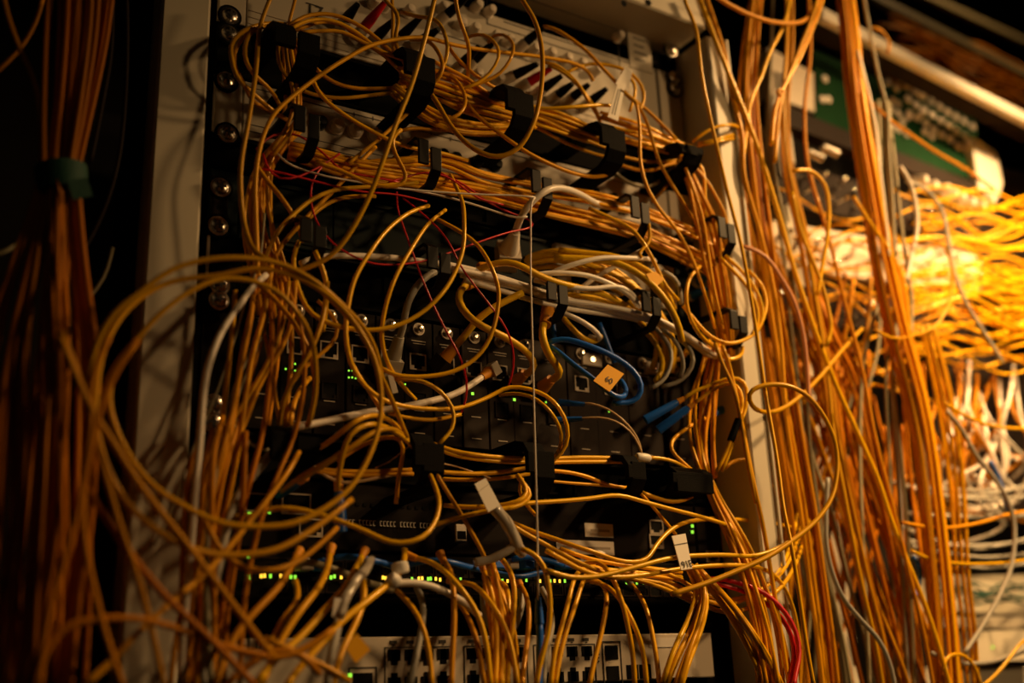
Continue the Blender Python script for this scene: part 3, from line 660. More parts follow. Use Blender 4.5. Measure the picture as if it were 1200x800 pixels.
fiber_cable|orange cable crossing the teal device up to the right|O|1.7|5,5,4|300,345 318,310 332,285 358,256 392,222 420,192 440,172
fiber_cable|orange cable arching flat over the teal device from the left bundle|Y|1.7|5|308,310 325,272 345,250 368,232 395,222 430,219 465,216 490,214
fiber_cable|orange cable slanting right to the first narrow ring|O|1.7|5,5,4|300,190 304,200 322,222 340,246 352,270 354,284
fiber_cable|short yellow arc right out of the first narrow ring|Y|1.7|4|358,260 372,246 392,234 415,230 440,230
fiber_cable|bright yellow cable hanging down from the first narrow ring|Y|1.8|6,6,5|369,294 376,310 382,328 383,350 380,375 378,388
fiber_cable|orange cable falling behind the module ports left of the big circle|O|1.6|5|405,386 410,420 424,446 441,470 450,490
fiber_cable|small cable arcing in front of the fifth module to the second lowest ring|Y|1.6|5|463,444 495,446 516,458 530,476 532,495 526,508 514,520
fiber_cable|short level cable end left of the off-white cord|Y|1.6|4|455,484 475,489 507,492 540,485
fiber_cable|lower cable curving right to the third lowest ring|Y|1.6|3,6,4|585,463 602,461 622,464 645,482 658,508 656,528 643,543
fiber_cable|upper yellow cable from the second to the third lowest ring|Y|1.8|4,4.5,4|508,520 530,528 560,533 590,536 622,537
fiber_cable|yellow cable between second and third lowest rings, just under the upper one|Y|1.8|4,4.2,4|508,524 532,533 562,538 592,541 622,541
fiber_cable|orange lower cable from the second to the third lowest ring|O|1.8|4|506,552 530,554 562,555 595,552 622,547
fiber_cable|orange lowest cable from the second to the third lowest ring|O|1.6|3|500,560 540,562 590,560 620,555
fiber_cable|upper yellow cable from the third to the fourth lowest ring|Y|1.8|4|638,538 670,536 700,536 738,537
fiber_cable|lower yellow cable from the third to the fourth lowest ring|Y|1.8|4|638,542 668,541 700,541 738,541
fiber_cable|orange cable sagging away from the third to the fourth lowest ring|O|1.7|4|638,551 665,553 690,559 712,568 738,572
fiber_cable|thin orange cable under the one that sags to the fourth lowest ring|O|1.3|4|638,563 670,566 700,568 735,571
fiber_cable|yellow cable from the fourth lowest ring dropping into the fifth|Y|1.8|5|756,536 775,537 790,541 803,548 812,556
fiber_cable|orange cable hooked like a question mark above the fifth lowest ring|O|1.7|2,4,5|832,487 818,494 800,505 787,518 787,528 796,538 812,552
fiber_cable|yellow cable arching from the blue plugs over to the black sleeve, outer|Y|1.7|4,6,7,6|799,468 815,458 838,449 858,442 872,447 876,464 872,485 864,505 854,532 846,552
fiber_cable|yellow cable arching from the blue plugs over to the black sleeve, inner|Y|1.7|4,6,7,6|812,474 826,463 842,453 858,448 868,458 870,476 862,500 850,532 840,552
fiber_cable|short orange cable leaving the fifth lowest ring to the right|O|1.7|4|850,548 858,541 870,538 882,540 890,552 905,570
fiber_cable|orange fibre looped in a small ring beside the post then sweeping wide right|O|2.1|2,6,9,10,11,11,11,10|1010,385 985,412 962,440 940,462 918,478 897,483 881,475 877,462 888,453 905,450 925,452 948,465 967,490 979,520 981,550 975,582 958,608 930,632 900,652 865,668 825,684 787,696
fiber_cable|orange cable from the sweeping ring running left in the long level pair|Y|1.9|8,8,9,9|965,600 940,625 905,645 885,651 845,650 790,653 742,665 700,675 668,676 640,668
fiber_cable|yellow cable lowest of the long level ones at the right|Y|1.9|4,7,8,8|938,760 930,715 920,690 905,672 885,664 850,662 800,666 750,674 712,676 682,668 658,655 640,645
fiber_cable|bright yellow cable with a small white tag above the sockets|Y|1.9|5,7,7,5,1|600,612 625,623 650,631 675,640 700,648 722,656 742,659 758,655 768,640 782,624 800,613 830,608 870,609 900,612 930,618
fiber_cable|long yellow cable bowing up right from the third lowest ring|Y|1.8|6|560,594 590,592 622,589 655,587 690,584 725,580 752,587 785,596 820,605 850,614
fiber_cable|orange cable swinging into the foot of the fifth lowest ring|O|1.9|5|752,577 765,582 788,588 808,583 828,571
fiber_cable|thin orange cable slanting down to the printed flag label|O|1.4|5|750,577 768,597 782,614 792,626
fiber_cable|yellow cable slanting under the twisted sleeve to the right|Y|1.8|6,6|598,614 614,624 640,638 665,652 690,664 720,674 748,680 780,690 812,706
fiber_cable|yellow cable hanging in a U from the second lowest ring|Y|1.8|6,9,8,6|504,556 512,575 515,592 508,615 495,630 470,637 448,632 430,623 394,609 356,598 320,595 290,606 262,604
fiber_cable|thin orange cable slanting right from the foot of the second lowest ring|O|1.6|6|511,554 520,570 539,600 555,628 568,652 575,675
fiber_cable|yellow loop strand turning back under the third lowest ring, outer|Y|1.8|5,7,6|506,616 525,610 545,604 580,597 610,592 622,580 615,568 608,560
fiber_cable|yellow loop strand turning back under the third lowest ring, inner|O|1.8|4,7,6|520,592 545,594 580,593 606,588 618,578 612,564 606,556
fiber_cable|orange cable end hanging beside the looped strands under the third lowest ring|O|1.6|4|612,560 608,575 616,590 628,604
fiber_cable|orange cable from under the white sleeve bending down to the blue cord|Y|2.0|8,9,9|611,643 624,648 637,662 643,685 645,715 642,744 634,772 628,805
fiber_cable|bright hooked cable at the left of the twin drop, near the blue cord|Y|1.9|4,7,8|690,664 680,668 672,680 666,705 658,735 650,765 645,805
fiber_cable|right one of the twin drop near the blue cord|Y|1.9|4,7,8|692,668 686,674 680,690 671,718 662,745 655,775 650,805
fiber_cable|orange cable curving over and down left of the faded badge|O|1.9|4,7,8|686,680 700,680 710,690 710,712 705,740 697,772 690,805
fiber_cable|orange cable arching over the rack lights then down beside the last sockets, left|O|1.9|5,8,8|675,664 700,656 715,672 728,702 736,735 742,770 744,805
fiber_cable|orange cable arching over the rack lights then down beside the last sockets, right|Y|1.9|5,8,8|692,681 712,686 728,704 742,730 753,760 758,805
fiber_cable|yellow cable with a pale plug dropping across the faded badge|Y|1.9|3,6,8|738,682 748,694 758,715 765,745 770,775 773,805
fiber_cable|orange cable arching left of centre down over the sockets, outermost left|O|1.9|4,7,8|465,692 478,705 490,722 500,750 505,780 506,805
fiber_cable|orange straight drop in front of the gap between socket groups|O|2.0|4,7,8|519,655 528,668 532,700 532,735 530,770 529,805
fiber_cable|orange cable arching from the lights and falling right of the straight drop|Y|2.0|4,7,8|484,653 505,658 522,670 542,692 560,720 570,755 575,805
fiber_cable|rusty orange cable falling between the first two socket groups|D|1.9|4,7,8|536,704 548,722 558,748 564,775 568,805
fiber_cable|orange cable arching long from the lights down over the middle sockets|Y|2.0|4,7,8|535,682 555,684 572,702 588,727 598,752 603,780 607,805
fiber_cable|orange vertical cable in the middle cluster, far left|O|2.0|5,8|566,665 575,690 580,720 582,760 580,805
fiber_cable|orange vertical cable in the middle cluster, second from left|O|2.0|5,8|577,660 584,692 588,730 588,770 586,805
fiber_cable|orange vertical cable in the middle cluster, with a bent top|Y|2.0|4,8|588,655 598,668 603,690 601,730 597,770 594,805
fiber_cable|orange vertical cable in the middle cluster, hooked at the lights|Y|1.9|3,8|584,682 592,684 596,700 594,735 590,770 588,805
fiber_cable|orange cable with a round top right of the middle cluster|O|1.9|3,8|609,684 616,695 620,715 618,750 614,780 612,805
network_cable|grey cord dropping from the white tape knot over the left sockets|G|2.4|4,7|488,688 496,705 495,730 489,762 480,805
network_cable|grey cord slanting in behind the middle cluster|G|2.4|3,5|610,690 612,708 606,728 596,750
network_cable|grey cord beside the blue one at the middle sockets|G|2.3|4,6|634,688 645,710 647,735 640,760 636,805
network_cable|grey cord falling short under the rack lights|G|2.4|3,5|565,690 568,720 578,740 586,760
network_cable|blue cord standing upright in front of the middle sockets|B|2.6|8,8|632,727 633,752 632,780 631,812
network_cable|ribbed off-white cord running right from the white tape knot|W|2.6|6|458,684 480,682 505,686 530,697 550,710 562,722
fiber_cable|rusty orange cable swinging down left from the leftmost lights|D|2.4|4,8,10|348,650 340,665 326,688 300,715 275,745 262,775 250,805
fiber_cable|orange cable swinging down left from the second lit port|O|2.3|4,8,10|387,647 383,668 372,690 352,715 332,745 318,775 305,805
fiber_cable|yellow cable bent down left from the blue plugs over the beige switch|Y|2.4|4,8,10|425,650 416,668 405,688 380,715 350,748 325,770 300,800
fiber_cable|yellow cable tied in the white tape knot and running down left|Y|2.4|4,8,10|474,644 472,665 455,684 430,704 400,728 375,755 345,790 335,805
fiber_cable|short yellow cable curling down under the amber lights|O|2.0|5,9|346,680 350,700 334,722 322,745 314,762
fiber_cable|orange cable bending at the white tag and falling to the yellow flag|Y|2.2|6,10|425,680 427,700 420,722 408,748 398,770 390,805
fiber_cable|orange cable crossing the beige switch down right at its left end|O|2.0|10|310,748 340,760 362,772 385,783 410,798
fiber_cable|orange cable lying low across the lettering of the beige switch|D|2.2|11|262,755 300,768 340,768 370,752 390,738
fiber_cable|orange cable curling below the lettering on the beige switch|D|2.2|11|262,805 290,780 320,762 352,766 375,790
network_cable|grey cord under the silver twist hanging to the bottom edge|G|3.0|8,10|397,726 392,750 386,780 384,805
network_cable|grey cord arching from the first lowest ring down into the left bundle|G|2.8|5,7,8|318,530 304,548 286,570 272,596 264,625 256,665 246,712 240,760 238,805
fiber_cable|yellow fibre at the left end with a blue plug|Y|1.8|7,5,3|400,530 380,545 362,556 352,562
fiber_cable|short orange stub hanging by the white marks|O|1.8|3|396,548 396,560 397,573
network_cable|blue cord bent in a loop that carries the yellow tag, upper strand|B|2.4|4,6,7,6|640,402 658,397 675,400 698,408 722,419 742,434 752,451 748,466 735,472 718,472
network_cable|blue cord lower strand passing through the yellow tag|B|2.2|4,6,7,5|642,404 655,412 672,427 692,441 708,455 720,464 731,465 734,456 728,446
network_cable|blue cord hanging down behind the tagged loop|B|2.2|3,3|702,378 708,392 714,408 720,425
network_cable|blue cord short piece behind the orange boot|B|2.2|2.5|650,345 648,370 650,398
thin_wire|upper thin tan wire arcing right to the fourth lowest ring|N|.9|2,4,4|676,473 692,472 712,479 728,490 742,505 750,520 752,535
thin_wire|lower thin tan wire arcing right to the fourth lowest ring|N|.9|2,4,4|673,491 692,489 712,490 730,498 744,512 752,530
network_cable|thick pale cord coming over the third angular ring with a moulded plug|W|3.0|4,4,6,7,6,3|745,247 720,244 700,239 682,229 665,222 650,220 638,224 625,234 614,248 607,262 602,278
network_cable|white cord passing level below the module chassis's upper rings, topmost|W|2.5|4|352,309 366,303 385,300 425,300 470,303 500,307 535,312 575,322 610,333 645,345 700,360 750,370
network_cable|white cord second in the flat bunch through the narrow rings|W|2.5|4,4,5,4|540,322 575,330 610,338 645,350 700,361 740,370 770,378 792,388 812,402 830,416 850,420
network_cable|white cord third in the flat bunch through the narrow rings|W|2.5|4.5,4.5,5.5,4|530,315 560,321 600,331 645,348 700,357 745,366 775,376 800,390 820,404 838,416 858,418
network_cable|white cord lowest in the flat bunch through the narrow rings|W|2.4|4,4,4|545,328 585,340 640,356 670,362 710,368 745,374 765,382
network_cable|upper pale cord curving over the flat bunch and down its right end|W|2.2|5,6,6,5|622,323 640,320 665,320 690,323 712,331 730,340 742,350 747,358
network_cable|lower pale cord curving over the flat bunch and down its right end|W|2.2|5,6,6,5|626,328 650,333 672,337 698,338 722,335 735,340 744,348 750,360
network_cable|grey-white cord rising gently to the right over the yellow cords|W|2.2|4,6,6,3|635,327 652,317 678,308 705,302 730,302 755,303 768,306 764,312
network_cable|grey-white cord crossing steeply up to a cut end|W|2.2|3,6|672,345 690,330 715,315 740,300 752,294
network_cable|grey cord curving down to the right behind the fourth narrow ring|G|2.2|5|776,318 790,325 797,340 798,356
network_cable|off-white cord looping below the third narrow ring|W|2.2|4,5,3|650,362 668,370 685,378 700,390 704,398 690,394
network_cable|yellow cord looping below the third narrow ring|K|2.4|3,4,3|655,366 668,382 682,396 698,400 704,394
network_cable|thick yellow cord arching right of the orange plug|K|2.8|4,6,6,4|560,316 576,310 595,307 612,312 630,322 650,330 690,340 720,350 745,368
network_cable|thick yellow cord with a folded yellow tag, front one|K|3.0|4,6,7,6|650,302 680,303 710,305 735,313 758,328 775,345 788,365 796,385 799,400
network_cable|thick yellow cord behind, parallel to the tagged one|K|2.8|3,5,6,5|655,293 690,297 722,301 748,311 768,324 780,342 790,362
network_cable|yellow cord running low under the upper pale cords|K|2.6|3,4,4|640,344 670,346 700,350 725,358 745,372 755,382
network_cable|thick yellow cord folding down from the orange boot to a module plug|K|3.0|2,4,5,4,2|549,332 540,340 538,354 548,370 566,383 590,394 612,408 625,422 624,434 612,440
network_cable|thick yellow cord slanting left to its plug in the sixth module|K|3.0|5,4,2|612,343 590,354 572,364 556,378 544,394 530,410
network_cable|thick orange cord hanging from a printed boot to its plug|K|3.2|4,5,4,2|640,374 635,386 637,400 644,418 654,430 655,440 643,447
network_cable|grey cord dropping from the second narrow ring to a grey plug|G|2.8|4,4,2|510,318 494,328 482,345 475,365 472,385 466,402
thin_wire|dark red thread circling over the teal device and back from the third angular ring|R|.75|4,5,6,6,5,4,4,4|382,190 370,205 364,225 370,258 390,285 430,307 465,310 500,305 540,291 580,277 600,271 620,267 625,262 618,256 600,250 572,237 545,217 515,202
thin_wire|dark red thread dropping from the bundle in front of the modules|R|.8|4,6,6,4|465,225 466,245 476,275 495,327 509,360 524,390 540,420 547,445 546,468 540,485
thin_wire|dark red thread falling right across the round loop to the modules|R|.8|4,6,6,4|472,232 490,246 508,262 525,282 540,312 562,342 580,365 594,386 601,408 602,430 596,452
thin_wire|dark red thread bundled along the second row, upper|R|.8|5|300,175 320,158 350,158 370,172 385,185 400,200 430,206 470,214
thin_wire|dark red thread bundled along the second row, lower|R|.8|5|308,180 318,205 340,210 362,202 380,192 398,180
thin_wire|dark red thread nearly straight through the second row|R|.8|5|305,197 340,205 380,215 420,224 465,228 500,236
thin_wire|dark red thread arching over the second angular ring's right|R|.8|5|455,214 480,206 505,202 530,210 545,222 560,232 590,240
thin_wire|pale thread running level to the third angular ring, upper|S|.8|5,5,7|325,180 335,190 352,198 380,206 425,214 470,221 530,226 570,228 605,229 627,231
thin_wire|pale thread running level to the third angular ring, lower|S|.9|5,5,6|475,221 510,228 540,235 575,246 605,255 618,254
thin_wire|straight white thread hanging plumb from the third angular ring to the blue cord|S|.75|7,8,9,8|627,232 623,237 622,290 622,330 624,400 626,485 628,560 630,640 631,728
thin_wire|fine pale thread right of the second lowest ring|N|.6|4|506,541 530,545 555,553 575,560
thin_wire|fine pale thread low behind the left tray cables|N|.6|4|440,548 455,542 470,530 480,522
network_cable|upper red cable curving down at the lower right|R|2.0|6,8,9|832,678 850,679 869,684 895,694 920,717 933,740 937,765 932,790 930,805
network_cable|lower red cable curving down at the lower right|R|2.0|6,7.5,8.5|834,683 850,686 872,693 895,705 915,722 928,745 931,768 927,790 925,805
network_cable|grey tail bent down right from the hanging yellow and white bunch|G|1.9|4,5,4|768,384 780,398 787,412 785,432 775,448 762,455
network_cable|grey tail right of the first under the fourth narrow ring|G|1.9|4,5,4|775,384 788,395 798,412 801,430 797,442
network_cable|grey tail outermost under the fourth narrow ring|G|2.0|4,5,4,3|798,398 808,408 813,422 806,438 792,449 775,453
network_cable|yellow tail under the fourth narrow ring|K|2.4|3,4|758,390 768,402 776,418 776,434 768,446
network_cable|second yellow tail under the fourth narrow ring|K|2.4|2.5,3|768,388 780,404 788,420 800,420 806,408
fiber_cable|orange cable forming the left edge of the round coil by the fifth narrow ring|O|1.8|5,6,6,5|820,312 808,326 804,345 806,365 815,385 830,402 842,410
fiber_cable|orange cable forming the bottom of the round coil by the fifth narrow ring|O|1.7|5,6,6,5|800,358 815,376 832,394 850,402 868,400 885,390 895,372 898,350 890,330 876,316
fiber_cable|bright strand on the right side of the round coil|Y|1.7|6|850,300 862,310 878,328 890,348 894,370 886,392
fiber_cable|bright strand inside the right side of the round coil|Y|1.7|6|844,302 858,316 876,336 886,355 888,378 880,394
fiber_cable|yellow hook end below the round coil|Y|1.9|5|870,406 870,414 862,420 852,421 845,414
fiber_cable|orange cable falling out of the round coil to the bottom along the post|O|1.9|6,7,8|846,405 852,420 862,460 872,510 882,560 895,620 905,680 915,740 925,805
fiber_cable|orange cable beside it falling out of the round coil|O|1.8|6,7,7|838,402 848,430 858,450 868,492 876,540 886,590
"""
END = {}
for line in DATA.strip().splitlines():
    q = line.split('|'); name, label, col, r, d, path = q[:6]
    END[label] = cable(name, label, col, float(r), path3(path, d))
def find(key):
    m = [o for k, o in END.items() if key in k]
    assert m, key
    return m[0]

# connector ends and sleeves, as parts of their cables
boot(find('level cord') if False else find('with an orange tip'), 1, 'boot_orange', .010, .0032, .0045, bodymat='clear')
boot(find('with a moulded plug'), 1, 'W', .022, .0040, .0085, name='moulded_plug', bodymat='knob')
boot(find('thick yellow cord folding down'), 1, 'boot_orange', .013, .0042, .0055, bodymat='brownplate')
boot(find('thick yellow cord folding down'), 0, 'boot_orange', .020, .0045, .0075)
boot(find('thick yellow cord slanting left'), 1, 'boot_orange', .013, .0042, .0055, bodymat='brownplate')
boot(find('thick orange cord hanging'), 1, 'boot_orange', .013, .0042, .0058, bodymat='brownplate')
boot(find('thick orange cord hanging'), 0, 'boot_orange', .026, .0048, .0062, name='printed_boot')
boot(find('dropping from the second narrow'), 1, 'G', .018, .0040, .0060, bodymat='clear')
for k, e in (('blue plugs over to the black sleeve, outer', 0), ('blue plugs over to the black sleeve, inner', 0), ('hooked like a question mark', 0)):
    boot(find(k), e, 'boot_orange', .006, .0022, .0026, bodymat=None)
    o = find(k); c = o_curve[o.name]; a = Vector(c[0])-Vector(c[3]); a.normalize(); s = Vector(c[0])+a*.004
    mb = MB(); mb.lathe(s, a, [(0, .0022), (.004, .0034), (.030, .0042), (.034, .0042)], 12); mb.build('blue_plug', 'B', o, smooth='auto')
for k in ('left end with a blue plug', 'short orange stub'):
    o = find(k); c = o_curve[o.name]; a = Vector(c[-1])-Vector(c[-4]); a.normalize(); s = Vector(c[-1])
    mb = MB(); mb.lathe(s-a*.008, a, [(0, .0024), (.001, .0034), (.009, .0036), (.010, .0028)], 12); mb.build('connector_boot', 'boot_yellow', o, smooth='auto')
    mb = MB(); mb.lathe(s+a*.002, a, [(0, .0034), (.012, .0045), (.028, .0045)], 12); mb.build('blue_plug', 'B', o, smooth='auto')
o = find('black sleeve, inner'); c = o_curve[o.name]; i = int(len(c)*.66)
mb = MB(); mb.tube(c[i-1:i+3], .0032, 10); mb.build('black_sleeve', 'matteblack', o, smooth='auto')
for k, e, m in (('circling', 0, 'R'), ):
    pass
for k in ('with a pale plug',):
    o = find(k); boot(o, 0, 'clear', .014, .0022, .0032, bodymat='beige')
for k in ('leftmost lights', 'second lit port', 'down left from the blue plugs', 'hooked at the lights', 'round top right', 'right of the straight drop', 'far left', 'over the middle sockets', 'straight drop in front', 'twin drop, near'):
    o = find(k); boot(o, 0, 'boot_orange', .010, .0025, .0034)
for k in ('upper thin tan', 'lower thin tan'):
    o = find(k); boot(o, 0, 'B', .022, .0018, .0030, name='blue_boot')
o = find('standing upright'); c = o_curve[o.name]
mb = MB(); mb.lathe(Vector(c[0])+Vector((0, 0, -.002)), (0, 0, 1), [(0, .0034), (.010, .0028), (.018, .0018)], 12); mb.build('blue_boot', 'B', o, smooth='auto')

# paper flags, sleeves and ties
def flag(name, label, cat, m, pts, d, th=.0004, text=None, tsize=.005, tpos=None, tdir=None):
    """a small folded tag: pts are its corners as seen"""
    q = [Vector(P(x, y, dd)) for (x, y), dd in zip(pts, d if isinstance(d, (list, tuple)) else [d]*len(pts))]
    n = (q[1]-q[0]).cross(q[2]-q[1]).normalized()
    if n.y > 0: n = -n
    mb = MB(); k = len(q)
    mb.add([p+n*th for p in q]+[p-n*th for p in q], [tuple(range(k)), tuple(range(k, 2*k))[::-1]]+[(i, (i+1) % k, (i+1) % k+k, i+k) for i in range(k)])
    o = mb.build(name, m); tag(o, label, cat); return o, n, q
def on_flag(o, n, q, text, size, u, v, ang=None, m='ink'):
    X = (q[1]-q[0]).normalized(); Y = n.cross(X)
    if Y.z < 0 and ang is None: X, Y = -X, -Y
    if ang is not None:
        X2 = X*math.cos(ang)+Y*math.sin(ang); Y = n.cross(X2); X = X2
    org = q[0]+(q[1]-q[0])*u+(q[3]-q[0])*v+n*.0008
    return lettering(text, org, size, X, Y, m, parent=o, name='lettering', ext=.0001)
o, n, q = flag('cable_tag', 'yellow folded tag clipped to the blue looped cord', 'tag', 'tag_yellow', [(695,446),(712,427),(731,438),(714,459)], [.071,.071,.072,.072])
on_flag(o, n, q, '60', .0072, .30, .42, ang=-math.pi/2.6)
o, n, q = flag('cable_tag', 'small yellow tag folded around the thick yellow cord', 'tag', 'tag_yellow', [(757,321),(768,318),(778,327),(766,339)], .068)
o, n, q = flag('cable_tag', 'yellow diamond shaped tag in front of the beige switch', 'tag', 'tag_yellow', [(404,758),(418,742),(434,761),(417,777)], .10)
o, n, q = flag('cable_tag', 'narrow white flag label standing on the fourth topmost ring', 'label', 'paper', [(712,137),(723,99),(733,98),(724,142)], [.062,.06,.06,.062])
mb = MB()
for s in (.3, .55): 
    a = q[0].lerp(q[3], s)+(n*.0006); b = q[1].lerp(q[2], s)+(n*.0006); mb.beam(a.lerp(b, .12), a.lerp(b, .85), n, .0006, .0003)
mb.build('printed_text', 'ink', o)
o, n, q = flag('cable_tag', 'pale blank flag label above the narrow white one', 'label', 'paper', [(721,98),(733,78),(741,83),(736,108),(730,104)], .055)
o, n, q = flag('cable_tag', 'white printed flag label hanging over the long level cables', 'label', 'paper', [(787,628),(803,625),(811,666),(798,668)], [.088,.088,.094,.094])
on_flag(o, n, q, '91E', .0075, .12, .96, ang=0.0)
mb = MB(); mb.beam(q[0].lerp(q[3], .27)+n*.0007, q[1].lerp(q[2], .27)+n*.0007, n, .0005, .0003); mb.build('fold_line', 'ink', o)
o, n, q = flag('cable_tag', 'cream strip label sticking up left of the twisted clear sleeve', 'label', 'paper', [(556,567),(569,560),(586,592),(572,600)], [.075,.075,.08,.08])
mb = MB(); mb.beam(q[0].lerp(q[3], .28)+n*.0006, q[1].lerp(q[2], .22)+n*.0006, n, .0004, .0003); mb.build('fold_line', 'outline', o)
o, n, q = flag('cable_tag', 'white tag wrapped round the silver twist over the beige switch', 'label', 'paper', [(389,722),(392,700),(406,702),(402,727)], .088)
for lab, pts, r, m in (('clear twisted sleeve hanging below the cream strip label', [(578,594,7.5),(590,608,7.5),(600,625,7.3),(606,640,7),(612,648,6.5)], .0042, 'clear'),
                       ('clear twisted sleeve lying level left of the hanging one', [(556,659,6),(575,655,6.4),(590,648,6.8),(605,638,7)], .0032, 'clear'),
                       ('silver twisted sleeve over the left part of the beige switch', [(433,657,6),(428,668,7),(418,678,7.8),(410,692,8.3),(404,702,8.6),(398,722,8.8)], .0033, 'clear')):
    c = catmull([P(x, y, d/100) for x, y, d in pts], .002); k = len(c)
    rr = [r*(1+.06*math.sin(i*.9)) for i in range(k)]
    mb = MB(); mb.tube(c, rr, 10); mb.tube(c+np.array([.0016, 0, .0012]), [r*.72*(1+.08*math.cos(i*.9)) for i in range(k)], 8)
    tag(mb.build('cable_sleeve', m, smooth=True), lab, 'sleeve')
def wrap(label, x0, y0, x1, y1, d, r, m='paper', cat='cable tie', name='tape_wrap', n=16):
    a = Vector(P(x0, y0, d)); b = Vector(P(x1, y1, d)); L = (b-a).length
    mb = MB(); mb.lathe(a, b-a, [(0, r*.8), (L*.12, r), (L*.5, r*1.06), (L*.88, r), (L, r*.82)], n)
    return tag(mb.build(name, m, smooth='auto'), label, cat)
wrap('upper white tape knot around the yellow cable at the lights', 468, 658, 470, 672, .058, .0058, 'white')
wrap('lower white tape knot around the yellow cable at the lights', 456, 676, 466, 684, .064, .0050, 'white')
wrap('tiny white tag on the bright yellow cable above the sockets', 699, 647.5, 708, 651, .068, .0026, 'white')
wrap('pale band where the yellow cable leaves the fourth lowest ring', 746, 535, 761, 537, .05, .0036, 'white')
wrap('brown wrapped collar on the cable tips in front of the teal device', 560, 312, 574, 314, .02, .004, 'boot_orange')

for x0, y0, x1, y1, col, lab in ((826,306,812,316,'B','upper blue plug inside the round cable coil'),(834,320,818,330,'B','second blue plug inside the round cable coil'),(828,338,812,346,'B','lowest blue plug inside the round cable coil'),
  (852,300,842,312,'boot_yellow','upper tan plug at the right inside the round cable coil'),(857,322,846,336,'boot_yellow','middle tan plug at the right inside the round cable coil'),(862,346,850,358,'boot_yellow','lower tan plug at the right inside the round cable coil')):
    connector(x0, y0, x1, y1, col, lab, 'plugs inside the round cable coil', .004, .022)
cc = P(535, 636, .004); mb = MB(); mb.box(cc[0]-.0052, cc[0]+.0052, -.002, .012, cc[2], cc[2]+.014, .0008)
tr = mb.build('transceiver', 'steel'); tag(tr, 'small metal transceiver cage right of the row of white marks', 'transceiver')
mb = MB(); mb.box(cc[0]-.0036, cc[0]+.0036, .0118, .0125, cc[2]+.002, cc[2]+.008); mb.build('opening', 'hole', tr)
cc = P(461, 462, .02); mb = MB(); mb.beam(cc, np.array(cc)+np.array((-.004, 0, .014)), (0, -1, 0), .0055, .007)
tag(mb.build('network_plug', 'clear', bevel=.0005), 'loose clear plug in front of the fourth module', 'plug')
BLUE = """
network_cable|dark blue cord lying along the lit switch left of the white tape knot|B|2.4|2,3,2|388,655 405,651 430,655 450,660 462,664
network_cable|dark blue cord running over the lit switch right of the white tape knot|B|2.4|2,3,2|478,662 500,656 525,658 548,664 566,668
network_cable|dark blue cord over the lit switch beneath the clear sleeve|B|2.2|2,3,2|560,664 585,672 605,676 628,672 645,668
network_cable|dark blue cord end over the lit switch at the middle cluster's right|B|2.4|1.5,2.5|600,655 618,652 640,656 660,662
network_cable|grey-brown cord lying along the lit switch from its left lights|V|2.6|2,3,3,2|330,664 360,658 395,668 430,682 460,690
network_cable|black cord drooping over the lights right of centre|matteblack|2.4|2,4,3|668,690 690,692 715,684 740,690 752,694
"""
for line in BLUE.strip().splitlines():
    name, label, col, r, d, path = line.split('|'); END[label] = cable(name, label, col, float(r), path3(path, d))
for k, x in enumerate((352, 372, 575, 592, 610, 655, 672, 694)):
    c = P(x, 664-(x-350)*.004, 0); mb = MB(); mb.box(c[0]-.0048, c[0]+.0048, .0, .014, c[2]-.0035, c[2]+.0035, .001)
    pl = mb.build('network_plug', 'B' if k % 3 else 'clear', bevel=.0005); tag(pl, 'blue network plug %s in the lit switch' % ('first from the left', 'second from the left', 'third from the left', 'fourth from the left', 'fifth from the left', 'sixth from the left', 'seventh from the left', 'farthest right')[k] if k % 3 else 'clear network plug %s in the lit switch' % ('leftmost' if k == 0 else 'amid the blue ones' if k == 3 else 'near the last lights'), 'plug', 'network plugs in the lit switch')
    mb = MB(); mb.box(c[0]-.0016, c[0]+.0016, .002, .013, c[2]+.0036, c[2]+.0050); mb.build('latch', 'B' if k % 3 else 'clear', pl)

# ------------------------------------------------ bundles of like cables
strands(15, 'orange cable in the thick bunch falling along the left edge of the teal device', 'orange cables falling beside the teal device', ['O','D','D'], 1.7,
  '350,150 338,162 322,178 311,196 306,225 304,255 309,285 316,312 322,335 326,365', '3.5,3.2,3.4,3.6,3.4,3.2,3,3,3,2', [5,6,9,12,14,14,16], seed=11, keep=9)
strands(5, 'orange cable fanning down from the left bunch toward the lowest tray', 'orange cables fanning over the left modules', ['D','E'], 1.7,
  '312,300 318,340 322,380 318,420 310,460 300,500 285,545 270,600 258,660 250,730 245,805', '5,5,6,6,6,6,7,7,7,7,7', [8,16,22,24,24,26,24], seed=12, keep=5)
strands(6, 'orange cable running down between the left post and the left end of the switches', 'orange cables in the lower left corner of the rack', ['D','E','V'], 1.8,
  '262,498 252,540 246,600 242,660 238,720 236,805', '6,7,7,7,7,7', [14,18,18,20], seed=13, keep=4)
strands(20, 'orange cable in the long bundle that runs through the upper row of angular rings', 'orange cables through the angular rings above the teal device', ['O','O','Y'], 1.7,
  '338,176 375,186 405,196 440,202 475,208 510,214 560,222 610,236 650,247 700,259 745,272 790,292 830,312', '3.5,4,4,4,3.5,3.5,3.5,3.5,3.5,3.5,3.5,3.5,3.5', [7,8,8,9,9,9,10], seed=14, keep=10)
strands(6, 'orange cable along the upper edge of the bundle in the angular rings', 'orange cables skimming above the angular ring bundle', ['O','Y'], 1.7,
  '420,196 470,190 520,188 560,205 610,216 660,226 700,233 745,246 800,268 850,292', '3.5,4,4,4,3.5,3.5,4,4,4,4', [5,6,7,7,7,8], seed=15, keep=4)
strands(16, 'orange cable in the bundle between the second and third rings of the topmost row', 'orange cables between the second and third topmost rings', ['O','O','Y'], 1.65,
  '470,88 505,100 535,112 565,124 598,134 625,146', '4,4,4,4,4,4', [8,12,14,12,9,9], seed=16, keep=7)
